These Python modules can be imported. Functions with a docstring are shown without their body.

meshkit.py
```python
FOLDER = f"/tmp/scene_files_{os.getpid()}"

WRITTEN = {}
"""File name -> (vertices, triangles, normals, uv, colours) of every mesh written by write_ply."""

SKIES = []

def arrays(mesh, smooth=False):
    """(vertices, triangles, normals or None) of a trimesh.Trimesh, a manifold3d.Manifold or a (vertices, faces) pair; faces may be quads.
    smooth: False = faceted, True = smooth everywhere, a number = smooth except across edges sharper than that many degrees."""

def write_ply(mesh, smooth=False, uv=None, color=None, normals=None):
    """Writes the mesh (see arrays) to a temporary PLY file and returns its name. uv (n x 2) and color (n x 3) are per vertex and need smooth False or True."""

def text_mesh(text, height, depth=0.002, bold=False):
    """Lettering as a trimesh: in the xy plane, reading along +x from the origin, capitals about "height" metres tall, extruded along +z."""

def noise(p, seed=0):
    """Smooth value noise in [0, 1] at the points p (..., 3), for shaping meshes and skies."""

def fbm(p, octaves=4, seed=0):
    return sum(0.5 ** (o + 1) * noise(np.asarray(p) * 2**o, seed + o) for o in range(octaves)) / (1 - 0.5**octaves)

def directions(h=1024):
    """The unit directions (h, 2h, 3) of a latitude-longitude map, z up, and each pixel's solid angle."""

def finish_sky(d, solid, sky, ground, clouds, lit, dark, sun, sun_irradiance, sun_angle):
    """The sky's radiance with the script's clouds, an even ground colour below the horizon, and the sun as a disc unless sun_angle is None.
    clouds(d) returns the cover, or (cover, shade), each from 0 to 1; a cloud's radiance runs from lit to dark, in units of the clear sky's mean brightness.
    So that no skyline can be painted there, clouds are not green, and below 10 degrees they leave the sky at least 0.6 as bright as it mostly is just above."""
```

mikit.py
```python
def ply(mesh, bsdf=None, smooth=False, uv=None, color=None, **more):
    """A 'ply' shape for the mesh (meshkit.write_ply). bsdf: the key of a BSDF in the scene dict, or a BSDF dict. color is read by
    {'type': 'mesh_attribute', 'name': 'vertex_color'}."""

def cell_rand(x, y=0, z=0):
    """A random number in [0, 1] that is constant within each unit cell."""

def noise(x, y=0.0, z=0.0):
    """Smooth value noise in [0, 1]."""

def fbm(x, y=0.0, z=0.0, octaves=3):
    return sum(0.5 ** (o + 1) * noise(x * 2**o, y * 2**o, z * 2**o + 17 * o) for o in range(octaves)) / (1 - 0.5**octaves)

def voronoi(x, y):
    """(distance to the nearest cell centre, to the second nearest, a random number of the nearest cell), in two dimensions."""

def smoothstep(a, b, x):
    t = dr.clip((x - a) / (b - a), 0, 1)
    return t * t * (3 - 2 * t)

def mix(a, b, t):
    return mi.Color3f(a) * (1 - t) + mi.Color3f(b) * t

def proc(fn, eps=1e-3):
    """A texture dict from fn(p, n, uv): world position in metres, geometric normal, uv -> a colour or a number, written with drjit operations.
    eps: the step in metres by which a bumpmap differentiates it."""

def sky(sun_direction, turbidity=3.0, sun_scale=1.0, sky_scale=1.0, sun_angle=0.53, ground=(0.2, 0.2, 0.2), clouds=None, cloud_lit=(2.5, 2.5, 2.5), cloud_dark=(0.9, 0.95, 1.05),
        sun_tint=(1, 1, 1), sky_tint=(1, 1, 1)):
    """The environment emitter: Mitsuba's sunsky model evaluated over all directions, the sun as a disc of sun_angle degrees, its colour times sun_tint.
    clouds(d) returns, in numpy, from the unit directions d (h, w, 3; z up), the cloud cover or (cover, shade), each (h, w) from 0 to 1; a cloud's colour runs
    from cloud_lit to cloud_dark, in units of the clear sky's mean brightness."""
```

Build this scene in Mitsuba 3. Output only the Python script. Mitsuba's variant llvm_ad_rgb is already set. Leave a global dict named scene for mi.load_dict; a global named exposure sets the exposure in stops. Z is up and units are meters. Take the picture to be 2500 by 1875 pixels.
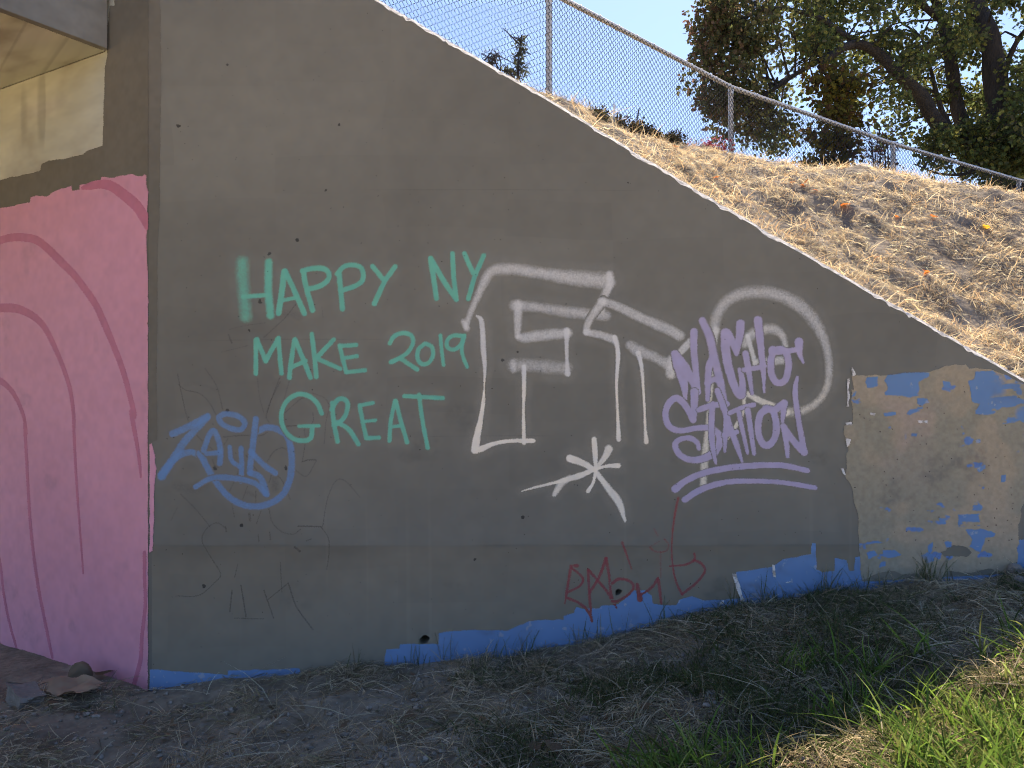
import math, json
import numpy as np, trimesh, manifold3d, shapely
import shapely.geometry as sg
import drjit as dr
import mitsuba as mi
import mikit, meshkit
from mikit import noise, fbm, voronoi, cell_rand, smoothstep, mix
from scipy.interpolate import RBFInterpolator

T = mi.ScalarTransform4f
scene, labels = {'type': 'scene'}, {}

# ------------------------------------------------------------------ camera, sky, exposure
EYE = 1.6                                   # height of the eye over the grass
F = 1962.0 / 2500.0                         # focal length over image width
scene['camera'] = {'type': 'perspective', 'fov': math.degrees(2 * math.atan(0.5 / F)), 'fov_axis': 'x', 'near_clip': 0.05, 'far_clip': 2000.0,
                   'to_world': T().look_at(origin=[0, 0, EYE], target=[0, 10, EYE], up=[0, 0, 1])}
SUN_AZ, SUN_EL = math.radians(16.0), math.radians(49.5)     # azimuth from the wall's normal towards the right, behind the wall
SUN = (math.sin(SUN_AZ) * math.cos(SUN_EL), math.cos(SUN_AZ) * math.cos(SUN_EL), math.sin(SUN_EL))
scene['sky'] = mikit.sky(SUN, turbidity=2.5, sun_scale=1.0, sky_scale=0.75, ground=(0.26, 0.21, 0.14), sky_tint=(0.90, 0.885, 1.01))
exposure = 3.27

TR = json.loads('''{"G":{"teal":[[[0.9,0.72,-1509,2282,63,-1505,2174,63,-1490,1980,63],[0.5,0.95,-1361,2282,43,-1363,2121,43,-1351,1983,43],[0.28,0.95,-1505,2088,24,-1371,2098,24]],[[0.28,0.95,-1274,2230,34,-1289,2106,34,-1306,1998,34],[0.28,0.95,-1270,2233,31,-1214,2114,31,-1162,1995,31],[0.28,0.95,-1300,2065,22,-1207,2083,22]],[[0.28,0.95,-1167,2230,31,-1154,2151,31,-1115,2013,31],[0.28,0.95,-1173,2233,30,-1113,2247,30,-1054,2245,30,-1025,2218,30,-1031,2181,30,-1076,2148,30,-1147,2129,30]],[[0.28,0.95,-968,2222,31,-960,2136,31,-948,2021,31],[0.28,0.95,-979,2215,28,-942,2256,28,-893,2267,28,-848,2252,28,-831,2211,28,-845,2170,28,-890,2144,28,-960,2121,28]],[[0.28,0.95,-781,2259,28,-714,2177,28],[0.28,0.95,-654,2256,30,-710,2177,30,-770,2050,30]],[[0.28,0.95,-457,2304,30,-438,2189,30,-423,2080,30],[0.28,0.95,-453,2301,30,-375,2166,30,-311,2073,30],[0.28,0.95,-333,2330,28,-326,2196,28,-311,2077,28]],[[0.28,0.95,-266,2330,28,-218,2222,28],[0.28,0.95,-158,2319,28,-207,2204,28,-244,2077,28]],[[0.28,0.95,-1433,1845,27,-1433,1748,27,-1433,1659,27],[0.28,0.95,-1427,1849,28,-1378,1730,28],[0.28,0.95,-1378,1730,28,-1309,1853,28],[0.28,0.95,-1306,1856,27,-1300,1763,27,-1289,1659,27]],[[0.28,0.95,-1218,1842,28,-1233,1748,28,-1246,1636,28],[0.28,0.95,-1214,1849,28,-1169,1741,28,-1128,1636,28],[0.28,0.95,-1237,1692,25,-1154,1730,25]],[[0.28,0.95,-1121,1879,27,-1106,1763,27,-1095,1640,27],[0.28,0.95,-998,1849,27,-1095,1744,27],[0.28,0.95,-1095,1744,25,-960,1685,25]],[[0.28,0.95,-964,1815,25,-945,1733,25,-927,1666,25],[0.28,0.95,-964,1812,24,-871,1819,24],[0.28,0.95,-949,1744,22,-867,1756,22],[0.28,0.95,-923,1666,24,-822,1677,24]],[[0.28,0.95,-684,1827,25,-658,1868,25,-610,1886,25,-565,1871,25,-554,1830,25,-583,1778,25,-636,1741,25,-677,1722,25],[0.28,0.95,-677,1722,25,-628,1741,25,-583,1715,25,-531,1681,25]],[[0.28,0.95,-486,1827,25,-524,1793,25,-528,1741,25,-501,1711,25,-464,1722,25,-442,1763,25,-449,1808,25,-486,1827,25]],[[0.28,0.95,-401,1871,22,-393,1786,22,-383,1707,22]],[[0.28,0.95,-270,1868,24,-330,1871,24,-363,1842,24,-360,1804,24,-322,1793,24,-285,1823,24,-270,1864,24],[0.28,0.95,-266,1871,22,-281,1800,22,-270,1741,22,-251,1696,22]],[[0.28,0.95,-1065,1435,27,-1091,1494,27,-1143,1535,27,-1196,1543,27,-1255,1509,27,-1289,1442,27,-1281,1360,27,-1233,1300,27,-1166,1282,27,-1125,1300,27,-1117,1360,27],[0.28,0.95,-1192,1364,21,-1080,1366,21]],[[0.28,0.95,-1005,1494,27,-998,1390,27,-975,1278,27],[0.28,0.95,-1009,1457,27,-979,1509,27,-942,1517,27,-919,1487,27,-931,1427,27,-964,1386,27,-998,1368,27],[0.28,0.95,-979,1386,27,-912,1345,27,-860,1263,27]],[[0.28,0.95,-852,1480,25,-834,1382,25,-815,1297,25],[0.28,0.95,-852,1480,22,-778,1494,22],[0.28,0.95,-826,1390,19,-763,1397,19],[0.28,0.95,-815,1297,24,-744,1300,24]],[[0.28,0.95,-654,1506,24,-677,1397,24,-686,1282,24],[0.28,0.95,-651,1506,25,-621,1390,25,-587,1274,25],[0.28,0.95,-677,1360,19,-613,1368,19]],[[0.28,0.95,-602,1532,25,-509,1528,25,-386,1521,25],[0.28,0.95,-520,1539,25,-501,1397,25,-472,1244,25]]],"white":[[[0.85,0.6699999999999999,-257,1919,24,-233,1997,29,-199,2074,34,-160,2161,41,-126,2219,48,-83,2241,53,-25,2243,56,43,2239,53,198,2214,58,382,2190,73,532,2176,77],[0.65,0.75,546,2214,39,551,2166,39,532,2122,39,508,2074,39,500,2016,39],[0.95,0.75,-271,1948,29,-252,1910,29],[0.35,0.85,-199,1982,10,-170,1948,27,-160,1793,29,-152,1697,21,-155,1600,9,-158,1551,10],[0.25,1.0,-158,1551,12,-160,1503,21,-175,1406,27,-199,1290,41,-209,1232,44],[0.25,1.0,-199,1227,33,-160,1242,31,-102,1266,24,-15,1281,21,120,1282,25],[0.85,0.57,14,2040,53,169,2026,48,333,2001,53,527,1982,48],[0.65,0.7,35,2050,45,33,1948,41,29,1866,27],[0.65,0.6499999999999999,43,1861,39,82,1861,53,198,1876,56,314,1885,48],[0.4,0.85,306,1900,34,306,1793,21,309,1697,21,312,1658,34],[0.95,0.45,9,1706,63,91,1706,58,198,1697,63,304,1687,58],[0.75,0.45,9,1726,29,9,1677,29],[0.35,0.95,67,1697,26,67,1551,21,64,1455,16,67,1271,23]],[[0.6,0.63,498,2064,34,575,2040,46,720,1972,48,866,1910,56,938,1871,53],[0.65,0.6699999999999999,508,2064,44,459,1997,39,425,1939,37,416,1890,35],[0.6,0.7,416,1890,35,488,1876,39,570,1851,43],[0.3,0.95,575,1861,29,593,1774,25,585,1600,17,590,1455,15,597,1290,27],[0.75,0.5499999999999999,662,1818,48,711,1784,58,798,1750,48,880,1706,58],[0.3,0.95,706,1774,29,725,1697,21,738,1522,14,745,1358,15,751,1276,27],[0.65,0.75,895,1735,53,890,1658,53],[0.4,0.75,948,1784,39,996,1837,39]],[[0.95,0.5499999999999999,1136,1903,46,1140,1961,50,1169,2027,51,1227,2081,54,1310,2110,58,1393,2114,58,1476,2102,58,1567,2065,62,1650,2002,62,1716,1911,54,1754,1820,41,1773,1720,37,1770,1621,35,1741,1538,35,1683,1480,36,1609,1447,41,1534,1442,46],[0.65,0.7,1140,1903,41,1132,1845,33,1119,1745,32,1115,1596,25,1103,1472,23,1094,1347,25,1082,1223,37,1070,1032,37],[0.85,0.63,1302,1828,50,1343,1878,48,1410,1907,51,1476,1903,46,1517,1861,35,1534,1795,27],[0.4,0.8,1318,1870,25,1343,1778,25,1360,1712,25],[0.65,0.6499999999999999,1376,1729,29,1434,1729,41,1517,1733,43],[0.4,0.8,1306,1550,29,1393,1505,33,1468,1476,32,1534,1442,43],[0.4,0.75,1298,1554,25,1294,1447,18,1252,1364,22,1202,1289,15]],[[0.3,1,459,1290,29,464,1222,29,469,1126,17],[0.35,0.9,541,1237,45,522,1193,34,479,1140,21],[0.2,1,324,1184,44,391,1160,37,459,1121,27],[0.2,1,459,1121,17,527,1140,19,595,1143,29],[0.25,0.95,459,1121,21,362,1082,33,237,1048,17,120,1019,12,53,1000,6],[0.65,0.85,324,1077,29,275,1043,36,237,981,23],[0.2,1,469,1116,17,454,1048,17,425,1000,23],[0.4,0.95,469,1111,25,537,1019,35,595,942,41,633,835,15]]],"lilac":[[[0.14,0.97,905,1770,33,937,1704,70,962,1604,46,970,1513,18],[0.14,0.97,912,1770,41,970,1687,50,1041,1554,33],[0.14,0.97,1016,1894,41,1020,1762,38,1041,1554,30]],[[0.3,0.97,1065,1953,40,1103,1870,46,1128,1762,45,1161,1629,43,1190,1488,33],[0.14,0.97,1123,1745,41,1099,1679,38,1094,1513,25],[0.14,0.97,1090,1604,32,1128,1625,32,1169,1617,32]],[[0.14,0.97,1277,1936,50,1273,1870,43,1256,1770,28],[0.14,0.97,1256,1770,28,1227,1845,41,1202,1886,50],[0.14,0.97,1194,1886,54,1198,1762,50,1227,1637,46,1260,1554,43,1285,1538,41,1289,1613,35,1273,1679,25]],[[0.14,0.97,1306,1770,37,1323,1679,33,1343,1546,18],[0.14,0.97,1376,1957,48,1393,1795,38,1405,1679,30,1411,1554,12],[0.14,0.97,1298,1679,27,1393,1695,27,1451,1720,27]],[[0.14,0.97,1459,1783,38,1447,1720,38,1455,1646,38,1484,1608,38,1526,1621,38,1546,1687,38,1538,1762,38,1505,1795,38,1459,1783,38],[0.14,0.97,1459,1787,53,1517,1785,36,1592,1795,28,1605,1836,48],[0.14,0.97,1605,1836,48,1609,1770,30,1629,1720,13]],[[0.14,0.97,1020,1554,46,1020,1472,41,1016,1397,32],[0.14,0.97,1012,1397,32,970,1480,37,920,1521,40,875,1488,36,858,1430,35,879,1364,35,937,1339,33,1020,1351,32,1103,1355,33,1153,1322,37,1161,1272,41,1128,1214,45,1061,1181,41,995,1177,36,937,1206,35,912,1256,33,937,1289,30,995,1297,30,1036,1272,28,1045,1239,23]],[[0.14,0.97,1045,1455,33,1119,1480,33,1202,1488,33],[0.14,0.97,1123,1488,33,1115,1364,35,1123,1248,30,1140,1156,15]],[[0.14,0.97,1148,1563,33,1186,1463,35,1219,1364,33,1260,1248,30,1287,1165,12],[0.14,0.97,1202,1422,33,1194,1322,30,1190,1223,15],[0.14,0.97,1186,1314,28,1256,1331,28]],[[0.14,0.97,1219,1438,27,1285,1467,27,1352,1484,27],[0.14,0.97,1269,1438,27,1294,1322,23,1318,1214,18]],[[0.14,0.97,1318,1455,32,1335,1347,30,1354,1210,22]],[[0.14,0.97,1434,1459,38,1389,1430,38,1376,1339,38,1401,1268,38,1439,1260,38,1472,1306,38,1478,1380,38,1459,1447,38,1418,1463,38],[0.14,0.97,1426,1463,41,1468,1455,41,1517,1492,41],[0.14,0.97,1522,1492,41,1513,1389,20]],[[0.14,0.97,1524,1355,35,1534,1281,32,1542,1194,22],[0.14,0.97,1517,1364,33,1575,1281,38,1634,1219,41],[0.14,0.97,1634,1223,33,1609,1364,32,1588,1496,30,1584,1579,28,1596,1637,17]],[[0.14,0.97,912,1011,41,970,1057,36,1061,1098,35,1186,1127,35,1352,1144,33,1517,1144,32,1654,1115,28]],[[0.14,0.97,966,953,35,1061,1011,35,1186,1049,32,1310,1057,28,1476,1053,25,1600,1036,27,1696,1020,25]]],"blue":[[[0.3,0.74,-1900,1321,40,-1818,1357,40,-1704,1417,40],[0.3,0.74,-1708,1412,40,-1818,1294,42,-1900,1175,47,-1962,1085,51],[0.3,0.74,-1962,1088,40,-1891,1179,37,-1809,1219,35,-1749,1202,33]],[[0.3,0.74,-1749,1211,37,-1726,1175,37,-1699,1120,37,-1653,1047,37,-1590,974,37,-1517,928,37,-1425,915,37,-1334,942,37,-1270,1001,37,-1238,1093,37,-1234,1202,37,-1252,1294,37,-1297,1339,37,-1370,1357,37,-1425,1335,37]],[[0.3,0.74,-1726,1230,33,-1699,1303,33,-1672,1339,33,-1649,1303,33,-1631,1230,33,-1635,1157,33],[0.3,0.74,-1708,1210,27,-1635,1216,27]],[[0.3,0.74,-1580,1248,26,-1571,1175,26,-1526,1138,26],[0.3,0.74,-1517,1239,29,-1512,1138,29,-1517,1056,29]],[[0.3,0.74,-1434,1403,35,-1448,1275,35,-1466,1138,35,-1466,1102,35],[0.3,0.74,-1462,1220,33,-1389,1147,33,-1325,1102,33],[0.3,0.74,-1462,1102,35,-1407,1074,35,-1372,983,35],[0.3,0.74,-1772,1024,27,-1681,1073,31,-1571,1074,33,-1444,1047,31,-1380,988,35]],[[0.3,0.74,-1643,1412,31,-1608,1432,31,-1544,1424,31,-1496,1385,31,-1517,1346,31,-1571,1350,31,-1626,1380,31,-1643,1412,31]]],"red":[[[0.4,0.78,330,581,19,317,503,15,305,428,17,296,372,5],[0.4,0.78,333,571,14,379,534,14,398,503,14,373,466,14,311,435,14],[0.4,0.78,311,403,16,379,372,16,429,323,22,448,273,19],[0.4,0.78,351,583,22,364,584,22]],[[0.4,0.78,426,562,16,429,490,16,435,397,16,445,279,16],[0.4,0.78,426,562,16,473,509,16,535,435,16,572,366,16],[0.4,0.78,435,435,16,485,515,16,526,624,20],[0.4,0.78,526,624,19,544,522,15,554,428,15,585,347,16]],[[0.4,0.78,560,484,17,597,509,17,653,500,17,681,466,17,653,422,17,591,385,17,560,385,17]],[[0.4,0.78,700,478,19,715,397,39],[0.4,0.78,715,416,16,778,459,16,815,509,16],[0.4,0.78,818,512,19,827,441,17,835,369,14],[0.4,0.78,725,397,5,727,369,5]],[[0.4,0.75,616,714,14,641,646,12,669,565,5]],[[0.35,0.75,930,963,14,908,851,12,896,739,9,896,615,10,915,503,11,952,422,16],[0.35,0.75,952,425,15,1027,484,15,1079,553,15,1058,596,15,1020,615,15],[0.35,0.75,1020,652,11,1020,618,16,971,590,12,883,581,9]],[[0.5,0.45,771,686,10,803,662,10,859,665,10,877,702,10,852,733,10],[0.5,0.3,771,690,6,827,721,6],[0.5,0.3,831,658,9,831,515,9],[0.5,0.35,796,789,9,815,752,9]]],"pencil":[[[0.5,0.55,-1873,1659,6,-1850,1549,6,-1818,1412,6,-1772,1321,6,-1672,1230,6],[0.5,0.55,-1868,1599,6,-1827,1567,6,-1754,1549,6,-1699,1503,6,-1653,1421,6],[0.5,0.55,-1717,1686,6,-1653,1586,6,-1617,1449,6],[1,0.15,-1827,1595,24,-1754,1599,24,-1653,1567,24]],[[0.5,0.55,-1279,1686,6,-1334,1549,6,-1370,1440,6],[0.5,0.55,-1297,1613,6,-1352,1503,6,-1375,1421,6,-1361,1385,6],[0.5,0.4,-1243,1631,5,-1279,1503,5],[0.5,0.55,-1270,1440,5,-1188,1513,5,-1161,1522,5],[0.5,0.7,-1316,1362,7,-1206,1367,7],[0.5,0.4,-1425,1631,5,-1412,1522,5,-1389,1440,5]],[[0.5,0.7,-1617,1303,6,-1517,1312,6,-1407,1312,6,-1370,1330,6],[0.5,0.4,-1115,1549,5,-1051,1522,5,-1024,1476,5,-1042,1385,5,-1051,1266,5],[0.5,0.55,-1115,1440,5,-1115,1385,5,-1161,1348,5,-1156,1284,5,-1174,1166,5],[0.5,0.7,-1177,1164,7,-1142,1175,7,-1097,1175,7],[0.5,0.55,-1095,1170,5,-1151,1084,5,-1215,1120,5]],[[0.5,0.55,-1370,1166,6,-1334,1220,6,-1288,1243,6,-1252,1220,6,-1229,1138,6],[0.5,0.55,-1580,1001,6,-1535,1102,6,-1517,1175,6],[0.5,0.55,-1507,956,5,-1480,1029,5],[0.5,0.55,-1434,1001,5,-1434,938,5],[0.5,0.55,-1361,1047,7,-1334,1102,7,-1279,1047,7,-1243,956,7],[0.9,0.35,-1329,1065,40,-1325,1011,40],[0.5,0.55,-1676,1175,8,-1663,1138,8,-1644,1134,8],[0.5,0.6,-1567,1193,15,-1564,1157,15],[0.9,0.25,-1480,992,22,-1434,974,22],[0.5,0.55,-1590,1294,5,-1626,1239,5],[0.5,0.55,-1489,1202,7,-1407,1084,7,-1370,1029,7],[0.6,0.5,-1471,874,15,-1466,837,15],[0.5,0.55,-1398,910,6,-1430,819,6],[0.5,0.45,-1576,956,5,-1553,855,5]],[[0.5,0.55,-1854,983,6,-1772,901,6,-1690,801,6],[0.5,0.55,-1599,791,6,-1653,823,6,-1708,791,6,-1736,737,6,-1717,682,6,-1672,609,6,-1631,536,6,-1663,490,6,-1754,417,6,-1882,413,6],[1.0,0.3,-1873,1029,55,-1790,1011,55,-1717,1042,55],[0.5,0.55,-1603,801,8,-1599,773,8],[0.5,0.4,-1873,910,5,-1909,837,5]],[[0.5,0.55,-1361,910,6,-1343,828,6,-1288,773,6,-1224,760,6,-1183,787,6],[0.4,0.8,-1197,805,8,-1069,801,8],[0.5,0.55,-1069,801,6,-1028,737,6,-1024,655,6,-1037,563,6],[0.5,0.55,-1060,801,5,-1033,956,5,-987,1056,5,-932,1056,5,-850,965,5],[0.4,0.8,-1215,686,13,-1188,664,13],[0.5,0.55,-1151,723,6,-1124,732,6],[0.5,0.55,-1421,755,7,-1416,718,7],[0.5,0.55,-1357,773,7,-1352,728,7]],[[0.5,0.7,-1567,445,8,-1580,326,8],[0.5,0.7,-1517,472,8,-1489,299,8],[0.5,0.55,-1553,289,6,-1389,285,6],[0.5,0.55,-1553,518,5,-1535,591,5]],[[0.5,0.55,-1297,600,5,-1288,435,5],[0.5,0.65,-1389,445,7,-1334,289,7],[0.5,0.55,-1370,390,6,-1252,486,6],[0.5,0.7,-1252,486,8,-1206,353,8,-1115,226,8]],[[0.5,0.5,-1210,2047,6,-1270,1972,6,-1390,1860,6],[1,0.22,-1300,1980,37,-1240,1995,37,-1196,1972,37],[0.5,0.4,-1628,1778,4,-1479,1815,4],[0.5,0.4,-1584,1905,4,-1494,1927,4,-1382,1942,4],[0.6,0.6,-1587,1875,10,-1569,1830,10],[0.5,0.35,-1065,2032,4,-1057,1972,4]]]},"F":{"blue_left":[-2028,-286,-2028,3,-1950,-2,-1872,-9,-1720,-18,-1592,-30,-1589,-4,-1399,0,-1188,9,-1181,-16,-1177,-36,-1158,-286],"blue_band":[-734,-286,-713,74,-704,113,-628,117,-626,142,-528,147,-411,142,-411,207,-321,216,-222,223,-21,220,34,246,94,271,183,280,291,278,291,303,349,317,356,351,399,342,491,342,498,356,592,367,658,422,683,443,745,443,784,415,789,372,839,363,920,363,933,390,1007,411,1069,390,1151,390,1282,402,1255,546,1353,560,1454,576,1516,617,1672,649,1677,709,1700,709,1704,560,1741,544,1803,553,1807,624,1874,615,1883,553,1915,553,1920,629,1950,633,1959,493,2821,539,2826,723,3326,792,3326,-286],"tan":[1902,1648,1915,1567,1902,1504,1909,1441,1911,1378,1857,1365,1855,1333,1866,1298,1884,1244,1873,1208,1875,1172,1868,1118,1866,1082,1902,1028,1915,938,1940,848,1936,740,1947,633,1956,498,2010,525,2073,550,2136,552,2181,534,2270,543,2324,523,2396,500,2441,556,2540,538,2666,568,2729,552,2827,559,2832,696,2838,812,2850,902,2867,938,3133,992,3133,1585,2953,1608,2845,1639,2720,1666,2666,1686,2594,1688,2558,1684,2540,1709,2486,1706,2414,1697,2378,1679,2333,1666,2234,1657,2109,1650,1983,1650],"patches":[[1987,1639,2046,1643,2046,1585,2019,1578,1992,1581,1978,1608],[2095,1648,2216,1661,2333,1666,2329,1648,2315,1634,2275,1608,2278,1567,2275,1531,2199,1527,2145,1540,2091,1540,2089,1558,2104,1567,2100,1594,2086,1616],[2594,1684,2666,1684,2720,1657,2800,1634,2867,1621,2953,1576,2953,1378,2867,1378,2836,1396,2765,1378,2711,1396,2693,1428,2594,1428,2594,1450,2621,1486,2576,1504,2558,1585,2553,1612,2585,1630],[2410,1616,2455,1612,2455,1576,2419,1576],[2270,1518,2324,1522,2333,1500,2297,1486,2297,1459,2225,1423,2207,1432,2225,1455,2270,1468],[2077,1437,2109,1446,2145,1446,2149,1423,2109,1419,2082,1419],[2387,853,2428,848,2432,817,2396,812],[2495,871,2612,875,2621,803,2495,803],[2580,929,2612,943,2630,916,2621,893,2580,898],[2540,785,2621,790,2702,767,2693,745,2648,740,2621,660,2594,669,2558,696,2576,731],[2603,1127,2648,1149,2652,1131,2616,1109],[1983,651,2028,673,2046,642,1992,624],[2073,669,2145,669,2181,642,2109,624,2073,633],[2284,637,2324,660,2351,651,2360,610,2315,601],[2414,718,2464,718,2459,687,2423,687],[2122,1360,2149,1360,2145,1338,2118,1342],[2234,1324,2266,1326,2261,1308,2234,1308],[2176,1307,2207,1320,2203,1293,2181,1293],[2598,1289,2625,1290,2621,1272,2598,1275],[2324,696,2351,718,2356,669,2329,642],[2064,597,2091,606,2091,579,2059,570],[1983,718,2109,736,2100,718,1965,700],[1902,1567,1924,1563,1920,1531,1902,1531],[2742,1091,2765,1095,2760,1055,2739,1050],[2396,660,2468,696,2549,687,2571,655,2540,633,2414,637]],"chips":[[1229,540,1254,540,1263,503,1275,472,1288,422,1300,385,1282,372,1272,410,1257,447,1244,490],[1160,369,1170,388,1188,391,1185,375,1170,366],[1452,592,1470,587,1475,519,1459,523],[1530,491,1560,496,1562,489,1530,486],[1902,1693,1915,1675,1924,1652,1906,1643,1900,1666],[1875,1630,1889,1634,1884,1567,1893,1531,1882,1504,1886,1473,1873,1473,1879,1522,1875,1567],[1866,1383,1902,1389,1902,1365,1871,1369],[1866,1298,1898,1289,1889,1262,1875,1244],[1835,1131,1853,1131,1866,1091,1857,1091],[2270,1396,2324,1396,2324,1380,2275,1383],[2001,1441,2032,1437,2028,1422,2005,1428]],"pinkflap":[-2028,1259,-2016,1273,-2000,1216,-1993,1136,-1998,1021,-2005,941,-2000,856,-2009,769,-2009,665,-2028,654],"olive_strip":[-2032,4714,-1968,4714,-1970,3750,-1963,3292,-1970,2947,-1972,2603,-1984,2374,-1986,1915,-1989,1686,-1986,1285,-2028,1273],"bare":[2835,2833,1968,2924,1582,2940,1489,2947,1363,2945,1257,2950,1102,2943,1086,2964,1077,2981,1035,2992,985,2991,839,2979,728,2977,635,2972,620,2988,589,2992,514,3000,432,2996,429,3073,410,3452,384,3516,399,3675,374,3713,367,3806,309,3794,323,3865,338,4351,2835,5111],"olive":[4156,2879,2239,2991,1582,2948,1480,2951,1355,2945,1101,2945,1078,2985,985,2995,837,2982,633,2977,591,2995,434,3000,430,3086,410,3453,386,3517,398,3676,374,3723,366,3807,314,3794,322,3863,338,4429,2,4439,2,-195,124,-220,124,2688,438,2774,1092,2729,4156,2744],"pink":[4139,2765,1582,2763,1363,2758,1214,2759,1205,2791,1119,2789,1019,2771,977,2783,920,2798,823,2802,752,2805,744,2777,666,2771,666,2798,574,2797,454,2793,440,2817,338,2799,238,2799,141,2792,113,2776,52,2768,39,2780,21,2774,18,2707,2,2672,12,2548,18,2375,4,2174,4,-234,4139,-737],"stripes":[[0,1,635,2777,21,547,2779,46,442,2775,51,341,2750,60,224,2686,66,111,2613,71,40,2542,74,4,2499,74],[0,1,2277,2472,49,1804,2539,49,1582,2548,50,1453,2555,52,1307,2545,53,1145,2513,53,1008,2446,56,874,2360,58,726,2265,52,600,2163,54,494,2064,55,408,1948,57,324,1825,50,241,1693,48,176,1554,45,127,1427,43,151,1430,42,95,1235,32,76,1150,27,66,1078,17],[0,1,2277,2056,49,1758,2107,51,1582,2102,57,1411,2094,58,1266,2064,53,1125,2009,50,1027,1940,50,931,1829,45,836,1700,42,762,1562,38,726,1415,36,723,1314,31,701,1053,26,678,859,23,649,640,21,626,467,17],[0,1,2277,1605,44,1758,1639,44,1582,1622,46,1474,1582,41,1369,1504,40,1286,1393,36,1256,1283,33,1271,1325,36,1241,1022,33,1215,775,33,1178,558,33,1115,319,34,1029,87,32,957,-97,27],[0,1,1747,702,29,1582,444,29,1528,223,28,1461,48,28,1374,-107,25],[0,1,32,649,32,32,509,29,25,364,29,56,177,32,66,54,34,105,-51,34,160,-172,34]]}}''')            # spray paint and paint edges, in millimetres on the two wall faces

# ------------------------------------------------------------------ helpers
def tag(key, label=None, cat=None, group=None, kind=None):
    d = {}
    if label: d['label'] = label
    if cat: d['category'] = cat
    if group: d['group'] = group
    if kind: d['kind'] = kind
    labels[key] = d

def put(key, mesh, bsdf, smooth=False, uv=None, color=None):
    base, n = key, 0
    while key in scene:
        n += 1
        key = f'{base}_{n:03d}'
    scene[key] = mikit.ply(mesh, bsdf, smooth=smooth, uv=uv, color=color)
    return key

def name(base, used=set()):
    n, k = 0, base
    while k in used:
        n += 1
        k = f'{base}_{n:03d}'
    used.add(k)
    return k

def at(px, py, d):
    """A point seen d metres away from the wall-parallel plane through the eye, from measured sight lines."""
    return np.array([(px - 1250) / 1962 * d, d, EYE + (937.5 - py) / 1962 * d])

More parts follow.
